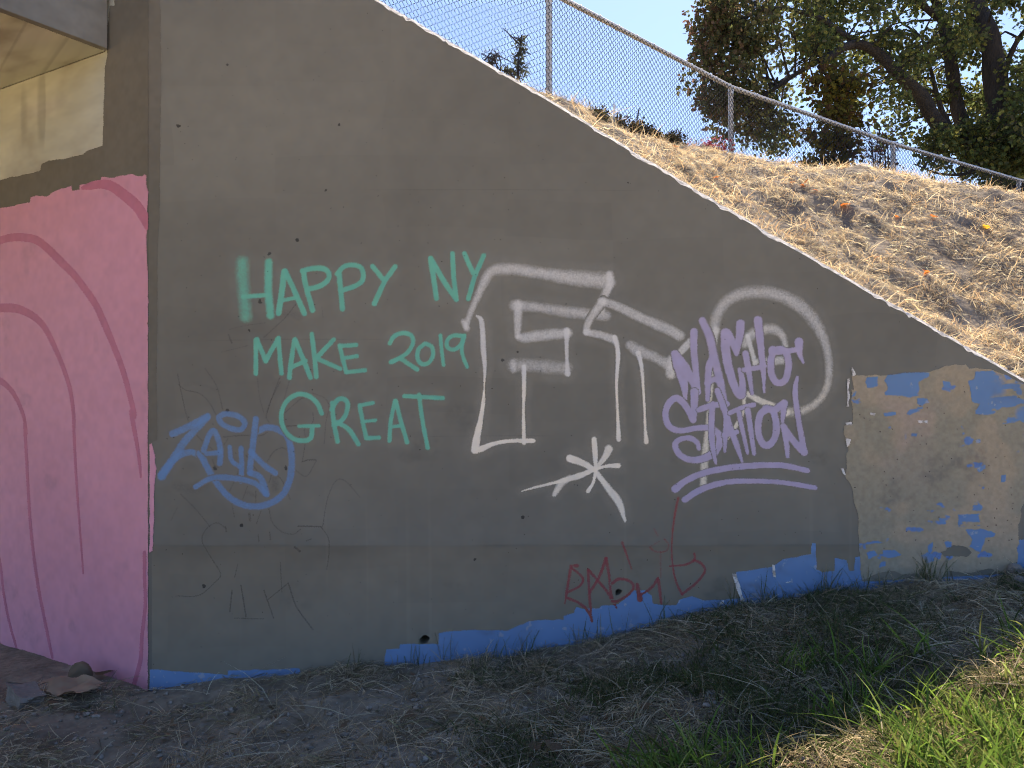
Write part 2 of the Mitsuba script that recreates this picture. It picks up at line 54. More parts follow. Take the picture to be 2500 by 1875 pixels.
def tube(pts, rad, sides=8):
    pts = np.asarray(pts, float); n = len(pts)
    rad = np.broadcast_to(np.asarray(rad, float), (n,))
    tg = np.gradient(pts, axis=0); tg /= np.linalg.norm(tg, axis=1, keepdims=True) + 1e-12
    ref = np.array([0.31, 0.17, 0.93]) if abs(tg[0][2]) < 0.9 else np.array([0.95, 0.2, 0.1])
    a = np.cross(tg, ref); a /= np.linalg.norm(a, axis=1, keepdims=True) + 1e-12
    b = np.cross(tg, a)
    th = np.arange(sides) / sides * 2 * np.pi
    ring = pts[:, None] + rad[:, None, None] * (np.cos(th)[None, :, None] * a[:, None] + np.sin(th)[None, :, None] * b[:, None])
    v = np.vstack([ring.reshape(-1, 3), pts[:1], pts[-1:]])
    f = []
    for i in range(n - 1):
        for k in range(sides):
            q, r = i * sides + k, i * sides + (k + 1) % sides
            f += [[q, r, r + sides], [q, r + sides, q + sides]]
    for k in range(sides):
        f.append([n * sides, (k + 1) % sides, k])
        f.append([n * sides + 1, (n - 1) * sides + k, (n - 1) * sides + (k + 1) % sides])
    return trimesh.Trimesh(v, np.array(f)[:, ::-1], process=False)

def smooth_path(pts, n):
    pts = np.asarray(pts, float)
    if len(pts) < 3:
        t = np.linspace(0, 1, n)[:, None]
        return pts[0] + (pts[-1] - pts[0]) * t
    p = np.vstack([2 * pts[0] - pts[1], pts, 2 * pts[-1] - pts[-2]])
    out = []
    for t in np.linspace(0, len(pts) - 1 - 1e-9, n):
        i = int(t); u = t - i
        a, b, c, d = p[i], p[i + 1], p[i + 2], p[i + 3]
        out.append(0.5 * (2 * b + (c - a) * u + (2 * a - 5 * b + 4 * c - d) * u * u + (3 * b - a - 3 * c + d) * u ** 3))
    return np.array(out)

def cat(ms): return trimesh.util.concatenate(ms)

def blades(base, dirs, length, width, bend, rng, seg=3, face=None):
    """Curved strips: base (n,3), unit directions (n,3), bend (n,3) added with the square of the way along."""
    n = len(base)
    side = np.cross(dirs, face if face is not None else rng.normal(size=(n, 3)))
    side /= np.linalg.norm(side, axis=1, keepdims=True) + 1e-9
    vs = []
    for s in range(seg):
        t = s / seg
        c = base + dirs * (length * t)[:, None] + bend * (length * t * t)[:, None]
        w = (width * (0.55 + 0.9 * t if t < 0.4 else 1.25 * (1 - t) ** 0.6))[:, None] * 0.5
        vs += [c - side * w, c + side * w]
    vs.append(base + dirs * length[:, None] + bend * length[:, None])
    v = np.stack(vs, 1); k = v.shape[1]
    f = []
    for s in range(seg - 1):
        f += [[2 * s, 2 * s + 1, 2 * s + 3], [2 * s, 2 * s + 3, 2 * s + 2]]
    f.append([2 * seg - 2, 2 * seg - 1, 2 * seg])
    f = (np.array(f)[None] + (np.arange(n) * k)[:, None, None]).reshape(-1, 3)
    return v.reshape(-1, 3), f, k

def jitter_color(rng, n, k, palette, var=0.25):
    pal = np.asarray(palette, float)
    c = pal[rng.integers(0, len(pal), n)] * rng.uniform(1 - var, 1 + var, (n, 1))
    return np.repeat(np.clip(c, 0, 1), k, axis=0)

# ------------------------------------------------------------------ materials
def rgb(c): return {'type': 'rgb', 'value': list(c)}
def mat(key, color, rough=0.85, bump=None, bump_eps=2e-3, spec=0.3, **kw):
    b = {'type': 'principled', 'base_color': mikit.proc(color) if callable(color) else color if isinstance(color, dict) else rgb(color), 'roughness': rough, 'specular': spec, **kw}
    if bump is not None:
        b = {'type': 'bumpmap', 'arbitrary': mikit.proc(bump, eps=bump_eps), 'bsdf': b, 'scale': 1.0}
    scene[key] = {'type': 'twosided', 'bsdf': b}

def wall_color(p):
    x, z = p.x, p.z
    big = fbm(x * 0.9 + 7, z * 0.9, 3.0, octaves=4)
    roll = noise(x * 2.2 + 40, z * 0.7)
    fine = fbm(x * 14, z * 14, 1.0, octaves=3)
    c = mix((0.161, 0.154, 0.125), (0.192, 0.184, 0.149), smoothstep(0.3, 0.7, big))
    c = c * (0.93 + 0.10 * roll) * (0.93 + 0.14 * fine)
    # overlapping roller lanes, each a little different
    lx = x / 0.62 + 0.25 * noise(x * 1.1, z * 1.4, 4.0)
    lz = z / 0.21 + 0.5 * cell_rand(dr.floor(lx)) + 0.3 * noise(x * 2.0, z * 2.0, 6.0)
    c = c * (0.965 + 0.07 * cell_rand(dr.floor(lx), dr.floor(lz), 5))
    # hairline joints of the formwork
    for zj, xa, xb in ((2.68, -0.85, 0.75), (1.30, -0.5, 0.25), (1.84, -1.9, -0.6)):
        line = smoothstep(0.0045, 0.001, dr.abs(z - zj - 0.012 * noise(x * 1.6, zj))) * smoothstep(xa, xa + 0.1, x) * smoothstep(xb, xb - 0.1, x)
        c = c * (1 - 0.22 * line * noise(x * 9, zj))
    # olive first coat shows where the roller missed, low on the wall
    ol = smoothstep(0.5, 0.62, fbm(x * 1.3 + 3, z * 1.1 + 9, 2.0)) * smoothstep(1.9, 0.9, z)
    c = c * (1 - 0.25 * ol) + mi.Color3f(0.155, 0.145, 0.112) * (0.25 * ol)
    # board joint with dirt under it
    j = z - 0.69 - 0.008 * noise(x * 3, 5.0)
    dirt = smoothstep(-0.16, -0.01, j) * smoothstep(0.012, 0.0, j) * fbm(x * 5, z * 12, 6.0)
    c = c * (1 - 0.24 * dirt)
    low = smoothstep(0.70, 0.68, z)                                     # warm tint painted under the board joint to offset the bluish light
    c = c * (1 + low * mi.Color3f(0.10, 0.035, -0.05))
    # drip streaks
    c = mix(c, (0.145, 0.132, 0.104), smoothstep(-2.012, -2.02, x))     # brush edge at the corner
    st = smoothstep(0.84, 0.97, noise(x * 31 + 0.4 * noise(x * 2, z * 2), 0.0, 3.0)) * smoothstep(0.35, 0.7, noise(x * 3, z * 1.5, 8.0)) * smoothstep(1.4, 0.6, z)
    c = c * (1 + 0.07 * st)
    # small air holes and chips
    f, s, r = voronoi(x * 11, z * 11)
    hole = dr.select(r > 0.80, 1.0, 0.0) * smoothstep(0.045, 0.015, f) * (0.3 + 0.7 * cell_rand(dr.floor(x * 1.7), dr.floor(z * 1.7)))
    f2, s2, r2 = voronoi(x * 3.1 + 4, z * 3.1)
    hole2 = dr.select(r2 > 0.86, 1.0, 0.0) * smoothstep(0.034, 0.022, f2 + 0.045 * (noise(x * 90, z * 90) - 0.5))
    c = c * (1 - 0.75 * dr.maximum(hole, hole2))
    # smudges
    sm = smoothstep(0.68, 0.82, fbm(x * 3.3 + 11, z * 4.2 + 2, 4.0, octaves=5)) * fbm(x * 40, z * 40) * smoothstep(2.2, 1.2, z)
    return c * (1 - 0.25 * sm)

def wall_bump(p, n, uv):
    x, z = p.x, p.z
    h = 0.0012 * fbm(x * 3, z * 3, 2.0) + 0.0006 * fbm(x * 40, z * 40, 1.0)
    j = z - 0.69 - 0.008 * noise(x * 3, 5.0)
    h = h + 0.0018 * smoothstep(-0.006, 0.006, j)
    f, s, r = voronoi(x * 11, z * 11)
    h = h - 0.002 * dr.select(r > 0.80, 1.0, 0.0) * smoothstep(0.05, 0.02, f)
    return h

mat('wall_paint', lambda p, n, uv: wall_color(p), 0.72, wall_bump, spec=0.35)

PAL = [(0.135, 0.44, 0.315), (0.66, 0.645, 0.60), (0.40, 0.35, 0.485), (0.12, 0.235, 0.43), (0.235, 0.04, 0.045), (0.045, 0.042, 0.04), (0.80, 0.735, 0.60)]
def spray_color(p, n, uv):
    cov, idx = uv.x, uv.y
    grain = fbm(p.x * 160, p.z * 160, 3.0, octaves=2) - 0.5
    cov = cov + 1.3 * grain * 4 * cov * (1 - cov) * 0.4
    cov = dr.clip(cov, 0, 1)
    ink = mi.Color3f(0)
    for i, c in enumerate(PAL):
        ink = dr.select(dr.abs(idx - i) < 0.5, mi.Color3f(c), ink)
    # the white can ran cream-coloured on its lower strokes
    cream = dr.select(dr.abs(idx - 1) < 0.5, smoothstep(1.75, 1.55, p.z + 0.12 * noise(p.x * 4, p.z * 4)), 0.0)
    ink = mix(ink, PAL[6], cream)
    w = wall_color(p)
    f, s, r = voronoi(p.x * 11, p.z * 11)
    hole = dr.select(r > 0.80, 1.0, 0.0) * smoothstep(0.045, 0.015, f)
    return mix(w, ink * (0.92 + 0.16 * fbm(p.x * 25, p.z * 25)), cov) * (1 - 0.6 * hole)
mat('spray_paint', spray_color, 0.6, wall_bump, spec=0.4)

def blue_color(p, n, uv):
    x, z = p.x, p.z
    c = mix((0.125, 0.215, 0.375), (0.155, 0.265, 0.445), fbm(x * 6, z * 6, 4.0))
    sc = smoothstep(0.72, 0.78, fbm(x * 30, z * 26, 2.0, octaves=4))
    c = mix(c, (0.42, 0.42, 0.40), sc * 0.5)
    return mix(c, (0.10, 0.09, 0.075), 0.55 * smoothstep(0.5, 0.8, fbm(x * 4 + 5, z * 7, 9.0)) * fbm(x * 40, z * 40))
mat('blue_paint', blue_color, 0.6, wall_bump, spec=0.4)

def tan_color(p, n, uv):
    x, z = p.x, p.z
    c = mix((0.33, 0.275, 0.185), (0.385, 0.315, 0.22), fbm(x * 5, z * 5, 2.0))
    c = mix(c, (0.38, 0.295, 0.235), smoothstep(0.5, 0.65, fbm(x * 2.2 + 8, z * 2.2, 1.0)) * 0.7)
    c = mix(c, (0.26, 0.245, 0.18), smoothstep(0.5, 0.62, fbm(x * 3 + 1, z * 3 + 20, 1.0)) * 0.7)
    g = smoothstep(0.6, 0.78, fbm(x * 4 + 2, z * 6 + 7, 5.0, octaves=5)) * fbm(x * 30, z * 30, 1.0)
    c = mix(c, (0.13, 0.12, 0.11), g * 0.6)
    bl = smoothstep(0.75, 0.79, fbm(x * 9 + 3, z * 14 + 4, 8.0, octaves=5))
    c = mix(c, (0.115, 0.22, 0.45), bl * 0.85)
    f, s, r = voronoi(x * 24, z * 24)
    c = c * (1 - 0.7 * dr.select(r > 0.85, 1.0, 0.0) * smoothstep(0.16, 0.06, f + 0.1 * noise(x * 120, z * 120)))
    return c * (0.85 + 0.3 * fbm(x * 60, z * 60, 2.0))
def flaked_color(p, n, uv):
    x, z = p.x, p.z
    wear = smoothstep(0.53, 0.56, fbm(x * 9 + 4, z * 22, 5.0, octaves=5)) * smoothstep(0.45, 0.6, noise(x * 7, z * 7, 2.0))
    return mix(blue_color(p, n, uv), tan_color(p, n, uv), wear)
mat('flaked_blue', flaked_color, 0.7, lambda p, n, uv: 0.002 * fbm(p.x * 25, p.z * 25, 3.0, octaves=4))
mat('tan_paint', tan_color, 0.85, lambda p, n, uv: 0.0025 * fbm(p.x * 25, p.z * 25, 3.0, octaves=4))
mat('white_chip', lambda p, n, uv: mix((0.62, 0.60, 0.56), (0.34, 0.31, 0.27), smoothstep(0.45, 0.65, fbm(p.x * 60, p.z * 60, 2.0))), 0.8)

def along(p): return -(p.x + 2.034) * 0.856 + (p.y - 4.5) * 0.517
def pink_color(p, n, uv):
    t, z = along(p), p.z
    c = mix((0.54, 0.25, 0.325), (0.61, 0.29, 0.37), fbm(t * 2, z * 2, 2.0))
    c = c * (0.93 + 0.14 * fbm(t * 20, z * 20, 1.0))
    sm = smoothstep(0.68, 0.78, fbm(t * 4, z * 4 + 3, 6.0)) * fbm(t * 40, z * 40)
    return mix(c, (0.16, 0.12, 0.13), sm * 0.22)
flat_bump = lambda p, n, uv: 0.0012 * fbm(along(p) * 4, p.z * 4, 2.0) + 0.0006 * fbm(along(p) * 40, p.z * 40, 1.0)
mat('pink_paint', pink_color, 0.6, flat_bump, spec=0.4)
mat('rose_paint', lambda p, n, uv: mix((0.44, 0.145, 0.215), (0.50, 0.175, 0.25), fbm(along(p) * 5, p.z * 5)) * (0.92 + 0.16 * fbm(along(p) * 30, p.z * 30)), 0.6, flat_bump, spec=0.4)
mat('olive_paint', lambda p, n, uv: mix((0.128, 0.117, 0.090), (0.160, 0.146, 0.115), fbm(along(p) * 3 + 3, p.z * 1.5, 3.0)) * (0.9 + 0.2 * fbm(along(p) * 25, p.z * 25)), 0.75, flat_bump)

def bare_color(p, n, uv):
    q = p.x * 0.7 + p.y * 0.6
    z = p.z
    c = mix((0.44, 0.44, 0.355), (0.54, 0.535, 0.43), smoothstep(0.3, 0.7, fbm(q * 1.6, z * 1.6, p.y)))
    c = mix(c, (0.50, 0.46, 0.29), 0.6 * smoothstep(0.5, 0.7, fbm(q * 1.1 + 9, z * 1.5 + 2, p.y)))
    c = mix(c, (0.54, 0.52, 0.47), 0.5 * smoothstep(0.55, 0.7, fbm(q * 2.4 + 30, z * 2.4, p.y)))
    grime = smoothstep(0.52, 0.74, fbm(q * 3.1 + 5, z * 2.6, p.y * 2, octaves=5))
    c = mix(c, (0.22, 0.175, 0.115), 0.6 * grime)
    crack = smoothstep(0.03, 0.008, dr.abs(noise(q * 5.0 + 0.5 * noise(q * 9, z * 9), z * 0.9, 3.0) - 0.62)) * smoothstep(0.45, 0.6, noise(q * 2, z * 2.2, 9.0))
    c = c * (1 - 0.5 * crack)
    c = mix(c, (0.145, 0.132, 0.104), smoothstep(0.012, 0.006, along(p)))
    streak = smoothstep(0.7, 0.9, noise(q * 30, z * 1.2, 2.0)) * smoothstep(0.4, 0.7, noise(q * 4, z * 3, 7.0))
    c = c * (1 - 0.22 * streak)
    return c * (0.85 + 0.3 * fbm(q * 18, z * 18, p.y, octaves=4))
bare_bump = lambda p, n, uv: 0.003 * fbm(p.x * 6, p.y * 6, p.z * 6, octaves=4)
mat('bare_concrete', bare_color, 0.9, bare_bump)
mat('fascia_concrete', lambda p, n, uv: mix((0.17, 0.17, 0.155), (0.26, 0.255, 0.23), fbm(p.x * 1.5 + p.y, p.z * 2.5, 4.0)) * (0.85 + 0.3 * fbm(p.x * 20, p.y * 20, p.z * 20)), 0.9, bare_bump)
mat('edge_concrete', lambda p, n, uv: mix((0.50, 0.48, 0.44), (0.30, 0.285, 0.26), smoothstep(0.42, 0.68, fbm(p.x * 34, p.y * 34, p.z * 34, octaves=4))), 0.9,
    lambda p, n, uv: 0.006 * fbm(p.x * 45, p.y * 45, p.z * 45, octaves=3))

def soil_color(p, n, uv):
    c = mix((0.11, 0.093, 0.068), (0.30, 0.25, 0.18), fbm(p.x * 6, p.y * 6, 2.0, octaves=4))
    bounce_field = smoothstep(1.7, 0.9, p.y + 0.5 * noise(p.x * 1.5, p.y * 1.5))      # unseen dry grass, coloured bright tan to bounce warm light onto the wall
    blade_shade = smoothstep(0.1, 0.7, p.x) * smoothstep(3.7, 3.1, p.y)                # shade between the green blades, painted into the soil colour
    c = c * (1 - 0.68 * blade_shade)
    c = mix(c, mix((0.34, 0.27, 0.16), (0.42, 0.34, 0.20), fbm(p.x, p.y, 7.0)), bounce_field)
    return c * (0.7 + 0.6 * fbm(p.x * 45, p.y * 45, 1.0))
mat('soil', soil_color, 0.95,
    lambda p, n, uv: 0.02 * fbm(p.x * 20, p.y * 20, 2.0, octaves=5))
mat('hill_soil', lambda p, n, uv: mix((0.085, 0.070, 0.056), (0.27, 0.222, 0.165), fbm(p.x * 5, p.y * 5, 2.0, octaves=4)) * (0.7 + 0.6 * fbm(p.x * 40, p.y * 40, 1.0)), 0.95,
    lambda p, n, uv: 0.02 * fbm(p.x * 18, p.y * 18, p.z * 18, octaves=5))
vc = {'type': 'mesh_attribute', 'name': 'vertex_color'}
scene['straw'] = {'type': 'principledthin', 'base_color': vc, 'roughness': 0.6, 'diff_trans': 0.95}
scene['leaf'] = {'type': 'principledthin', 'base_color': vc, 'roughness': 0.5, 'diff_trans': 1.0}
scene['grass_blade'] = {'type': 'principledthin', 'base_color': vc, 'roughness': 0.45, 'diff_trans': 1.0}
mat('bark', lambda p, n, uv: mix((0.020, 0.018, 0.017), (0.055, 0.049, 0.044), fbm(p.x * 14, p.y * 14, p.z * 3, octaves=4)), 0.95,
    lambda p, n, uv: 0.02 * fbm(p.x * 18, p.y * 18, p.z * 4, octaves=3))
mat('galvanized', lambda p, n, uv: mix((0.52, 0.515, 0.50), (0.66, 0.655, 0.63), fbm(p.x * 12, p.y * 12, p.z * 12)) * (0.85 + 0.25 * noise(p.x * 60, p.y * 60, p.z * 60)), 0.55, metallic=0.25)
mat('wire', (0.030, 0.032, 0.038), 0.9, spec=0.05)
mat('dark_hole', (0.02, 0.018, 0.016), 0.95)
mat('rubble', lambda p, n, uv: mix((0.13, 0.118, 0.10), (0.24, 0.215, 0.18), fbm(p.x * 22, p.y * 22, p.z * 22, octaves=4)) * (0.75 + 0.5 * fbm(p.x * 90, p.y * 90, p.z * 90)), 0.95, lambda p, n, uv: 0.012 * fbm(p.x * 40, p.y * 40, p.z * 40, octaves=3))
mat('crumb', lambda p, n, uv: mix((0.13, 0.108, 0.08), (0.34, 0.30, 0.245), cell_rand(dr.floor(p.x * 60), dr.floor(p.y * 60))), 0.95)
mat('brown_rock', lambda p, n, uv: mix((0.09, 0.07, 0.045), (0.19, 0.145, 0.09), fbm(p.x * 20, p.y * 20, p.z * 20, octaves=4)), 0.95, lambda p, n, uv: 0.008 * fbm(p.x * 30, p.y * 30, p.z * 30, octaves=3))
mat('cardboard', lambda p, n, uv: mix((0.23, 0.16, 0.10), (0.34, 0.25, 0.165), fbm(p.x * 10, p.y * 10, p.z * 10)), 0.9)
mat('white_plastic', (0.75, 0.75, 0.72), 0.5)

# ------------------------------------------------------------------ ground in front of the wall
FOOT = np.array([[-60, -.10], [-2.6, -.09], [-2.01, -.09], [-1.58, -.034], [-.80, .035], [0, .103], [.573, .207], [1.26, .379], [1.95, .47], [2.87, .562], [4.5, .72], [7, .9], [60, 1.0]])
def ground_z(x, y):
    x, y = np.asarray(x, float), np.asarray(y, float)
    foot = np.interp(x, FOOT[:, 0], FOOT[:, 1])
    w = np.interp(y, [-30, 0, 2.4, 4.5, 8], [0.0, 0.62, 0.86, 1.0, 1.0])
    p = np.stack([x, y, 0 * x], -1)
    near = np.exp(-np.maximum(0, np.hypot(x, y - 2) - 7) / 6)
    return foot * w + near * (0.15 * (meshkit.fbm(p * 1.3, 3, 3) - 0.5) * np.clip((4.6 - y) / 1.2, 0.2, 1) + 0.13 * (meshkit.fbm(p * 5, 4, 9) - 0.5) * np.clip((4.7 - y) / 0.5, 0.3, 1)) - 0.02

def spaced(lo, a, b, hi, step, grow=1.22):
    mid = list(np.arange(a, b + step / 2, step))
    d, v, left = step, a, []
    while v > lo: d *= grow; v -= d; left.append(v)
    d, v, right = step, mid[-1], []
    while v < hi: d *= grow; v += d; right.append(v)
    return np.array(left[::-1] + mid + right)

def sheet(xs, ys, zf, keep=None):
    X, Y = np.meshgrid(xs, ys)
    v = np.stack([X, Y, zf(X, Y)], -1).reshape(-1, 3)
    n, m = len(ys), len(xs)
    i = (np.arange(n - 1)[:, None] * m + np.arange(m - 1)[None]).ravel()
    f = np.vstack([np.stack([i, i + 1, i + m + 1], 1), np.stack([i, i + m + 1, i + m], 1)])
    if keep is not None:
        ok = keep(v[:, 0], v[:, 1])
        f = f[ok[f].all(1)]
    return trimesh.Trimesh(v, f, process=False)

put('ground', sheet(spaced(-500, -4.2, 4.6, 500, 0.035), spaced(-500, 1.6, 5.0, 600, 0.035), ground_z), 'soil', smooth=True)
tag('ground', 'dark trampled earth in front of the painted wall', kind='structure')

# ------------------------------------------------------------------ wing wall
S = 4.5 / 1962
YW, TH, CH = 4.5, 0.30, 0.028
TOP = np.array([[-300, -330], [500, -330], [620, -180], [936, 0], [1135, 115], [1334, 232], [1515, 342], [1735, 476.5], [1952, 604], [2133, 708.5], [2314, 812], [2476, 906], [3000, 1215], [3300, 1392]])
TOPX, TOPZ = (TOP[:, 0] - 1250) * S, EYE + (937.5 - TOP[:, 1]) * S
def wall_top(x): return np.interp(x, TOPX, TOPZ)
rng = np.random.default_rng(4)
XS = np.arange(-2.034, 4.6, 0.016)
chip = np.clip(meshkit.fbm(np.stack([XS * 6, 0 * XS, 0 * XS], 1), 3, 5) - 0.42, 0, 1) * 0.010 + np.clip(meshkit.fbm(np.stack([XS * 27, 0 * XS, 0 * XS + 3], 1), 3, 8) - 0.55, 0, 1) * 0.05
def strip(sections):
    n, k, _ = sections.shape
    v = sections.reshape(-1, 3); f = []
    for i in range(n - 1):
        for j in range(k):
            a, b = i * k + j, i * k + (j + 1) % k
            f += [[a, b, b + k], [a, b + k, a + k]]
    for j in range(1, k - 1):
        f += [[0, j, j + 1][::-1], [(n - 1) * k, (n - 1) * k + j, (n - 1) * k + j + 1]]
    m = trimesh.Trimesh(v, np.array(f), process=False)
    m.fix_normals()
    return m
zt = wall_top(XS)
sec = np.stack([np.stack([XS, YW + 0 * XS, -0.8 + 0 * XS], 1), np.stack([XS, YW + 0 * XS, zt - CH - chip], 1), np.stack([XS, YW + TH + 0 * XS, zt - CH - chip], 1), np.stack([XS, YW + TH + 0 * XS, -0.8 + 0 * XS], 1)], 1)
body = strip(sec)
holes = []
for px, py, r in ((1036, 1562, 0.032), (1508, 1446, 0.024), (1932, 1436, 0.012)):
    c = trimesh.creation.cylinder(radius=r, height=0.4, sections=14)
    ph = np.arctan2(c.vertices[:, 1], c.vertices[:, 0])
    c.vertices[:, :2] *= (1 + 0.18 * np.sin(2 * ph + px) + 0.1 * np.sin(5 * ph))[:, None]
    c.vertices[:, 1] *= 0.72
    c.apply_transform(trimesh.transformations.rotation_matrix(math.pi / 2, [1, 0, 0]))
    c.apply_translation([(px - 1250) * S, YW, EYE + (937.5 - py) * S])
    holes.append(c)
body = trimesh.boolean.difference([body] + holes, engine='manifold')
put('wing_wall__face', body, 'wall_paint')
ed = np.stack([np.stack([XS, YW + 0 * XS + 0.0, zt - CH - chip], 1), np.stack([XS, YW + CH * 1.25 + chip * 0.6, zt - chip * 0.25], 1), np.stack([XS, YW + TH + 0 * XS, zt], 1), np.stack([XS, YW + TH + 0 * XS, zt - CH - chip], 1)], 1)
put('wing_wall__top_edge', strip(ed), 'edge_concrete')
tag('wing_wall', 'tall grey painted concrete retaining wall with sloping top, covered in graffiti', 'wall')
tag('wing_wall__top_edge', 'bare worn concrete edge along the sloping top')

# flat paint films
def film(flat, to3d, lift, rough=0.006, step=0.02, seed=1, clip=None):
    p = sg.Polygon(np.array(flat, float).reshape(-1, 2) / 1000).buffer(0)
    if clip is not None: p = p.intersection(clip)
    parts = list(getattr(p, 'geoms', [p]))
    ms = []
    for g in parts:
        if g.area < 1e-5: continue
        g = shapely.segmentize(g, step)
        c = np.array(g.exterior.coords)[:-1]
        q = np.column_stack([c, np.full(len(c), float(seed))])
        c = c + rough * 2 * np.stack([meshkit.fbm(q * [31, 31, 1], 5, seed) - 0.5, meshkit.fbm(q * [27, 43, 1], 5, seed + 7) - 0.5], 1)
        g = sg.Polygon(c).buffer(0)
        for h in getattr(g, 'geoms', [g]):
            if h.area < 1e-5: continue
            m = trimesh.creation.extrude_polygon(h, 0.0011, engine='earcut')
            m.vertices = to3d(m.vertices[:, 0], m.vertices[:, 1], m.vertices[:, 2] + lift)
            m.fix_normals()
            ms.append(m)
    return cat(ms)
on_wall = lambda x, z, h: np.stack([x, YW - h, z], 1)
wall_clip = sg.Polygon([(x, wall_top(x) - CH - 0.02) for x in XS] + [(XS[-1], -0.5), (XS[0], -0.5)])
FL = TR['F']
put('wing_wall__olive_strip', film(FL['olive_strip'], on_wall, 0.0004, 0.004, clip=wall_clip), 'olive_paint')
for k in ('blue_left', 'blue_band'):
    put('wing_wall__blue_band', film(FL[k], on_wall, 0.0004, 0.005, 0.012, clip=wall_clip.difference(sg.Polygon([]))), 'blue_paint')
tag('wing_wall__blue_band', 'thin blue paint band along the wall foot beside the pink mural')
tag('wing_wall__blue_band_001', 'ragged blue paint band rising along the wall foot to the right')
put('wing_wall__tan_patch', film(FL['tan'], on_wall, 0.0022, 0.008, 0.012, clip=wall_clip), 'tan_paint')
tag('wing_wall__tan_patch', 'peeled tan undercoat patch at the right end of the wall')
for i, q in enumerate(FL['patches']):
    m = film(q, on_wall, 0.004, 0.009, 0.005, seed=i + 2, clip=wall_clip)
    last = i == len(FL['patches']) - 1
    k = put('wing_wall__paint_patch', m, 'wall_paint' if last else 'flaked_blue')
for i, q in enumerate(FL['chips']):
    put('wing_wall__paint_chip', film(q, on_wall, 0.0056, 0.004, 0.006, seed=i + 40), 'white_chip')
put('wing_wall__pink_overlap', film(FL['pinkflap'], on_wall, 0.003, 0.006, 0.01), 'pink_paint')

# spray paint: each letter a thin skin of paint whose thickness falls off at the stroke's edge
def coverage(strokes, cell):
    segs = []
    for s in strokes:
        soft, alpha = s[0], s[1]
        p = np.array(s[2:], float).reshape(-1, 3) / 1000
        n = max(2, int(np.linalg.norm(np.diff(p[:, :2], axis=0), axis=1).sum() / 0.012))
        segs.append((soft, alpha, smooth_path(p, n) if len(p) > 2 else smooth_path(p, n)))
    allp = np.vstack([q[2][:, :2] for q in segs]); pad = max(q[2][:, 2].max() for q in segs) * 1.1 + 0.01
    lo, hi = allp.min(0) - pad, allp.max(0) + pad
    xs, zs = np.arange(lo[0], hi[0], cell), np.arange(lo[1], hi[1], cell)
    X, Z = np.meshgrid(xs, zs)
    P = np.stack([X, Z], -1)
    # hand wobble
    q3 = np.concatenate([P * 30, 0 * P[..., :1]], -1)
    wob = (meshkit.fbm(q3, 2, 3) - 0.5)
    cov = np.zeros(X.shape)
    for soft, alpha, q in segs:
        best = np.full(X.shape, 1e9)
        for a, b in zip(q[:-1], q[1:]):
            r = max(a[2], b[2]) * (0.5 + soft) + 0.01
            x0, x1 = np.searchsorted(xs, [min(a[0], b[0]) - r, max(a[0], b[0]) + r])
            z0, z1 = np.searchsorted(zs, [min(a[1], b[1]) - r, max(a[1], b[1]) + r])
            if x1 <= x0 or z1 <= z0: continue
            W = P[z0:z1, x0:x1] - a[:2]
            d = b[:2] - a[:2]
            t = np.clip((W @ d) / (d @ d + 1e-12), 0, 1)
            dist = np.linalg.norm(W - t[..., None] * d, axis=-1)
            rad = 0.5 * (a[2] + (b[2] - a[2]) * t)
            best[z0:z1, x0:x1] = np.minimum(best[z0:z1, x0:x1], dist / np.maximum(rad, 1e-4))
        best = best + wob * 0.22
        e0, e1 = 1 - soft * 0.9, 1 + soft * 0.75
        t = np.clip((best - e0) / (e1 - e0), 0, 1)
        c = alpha * (1 - t * t * (3 - 2 * t))
        cov = 1 - (1 - cov) * (1 - c) if alpha > 0.12 else np.maximum(cov, c)
    return xs, zs, cov

BLUE = sg.Polygon(np.array(FL['blue_band'], float).reshape(-1, 2) / 1000).buffer(0.006)
def spray(key, strokes, index, lift, cell=0.004, least=0.02):
    xs, zs, cov = coverage(strokes, cell)
    m = len(xs)
    X, Z = np.meshgrid(xs, zs)
    v = np.stack([X, YW - lift + 0 * X, Z], -1).reshape(-1, 3)
    c = cov.ravel()
    i = (np.arange(len(zs) - 1)[:, None] * m + np.arange(m - 1)[None]).ravel()
    f = np.vstack([np.stack([i, i + 1, i + m + 1], 1), np.stack([i, i + m + 1, i + m], 1)])
    ctr = v[f].mean(1)
    over = shapely.contains_xy(BLUE, ctr[:, 0], ctr[:, 2])           # over the blue band only the solid part of a stroke shows
    f = f[np.where(over, (c[f] > 0.45).all(1), (c[f] > least).any(1))]
    used = np.unique(f); re = np.zeros(len(v), int); re[used] = np.arange(len(used))
    return put(key, trimesh.Trimesh(v[used], re[f], process=False), 'spray_paint', uv=np.stack([c[used], np.full(len(used), float(index))], 1))

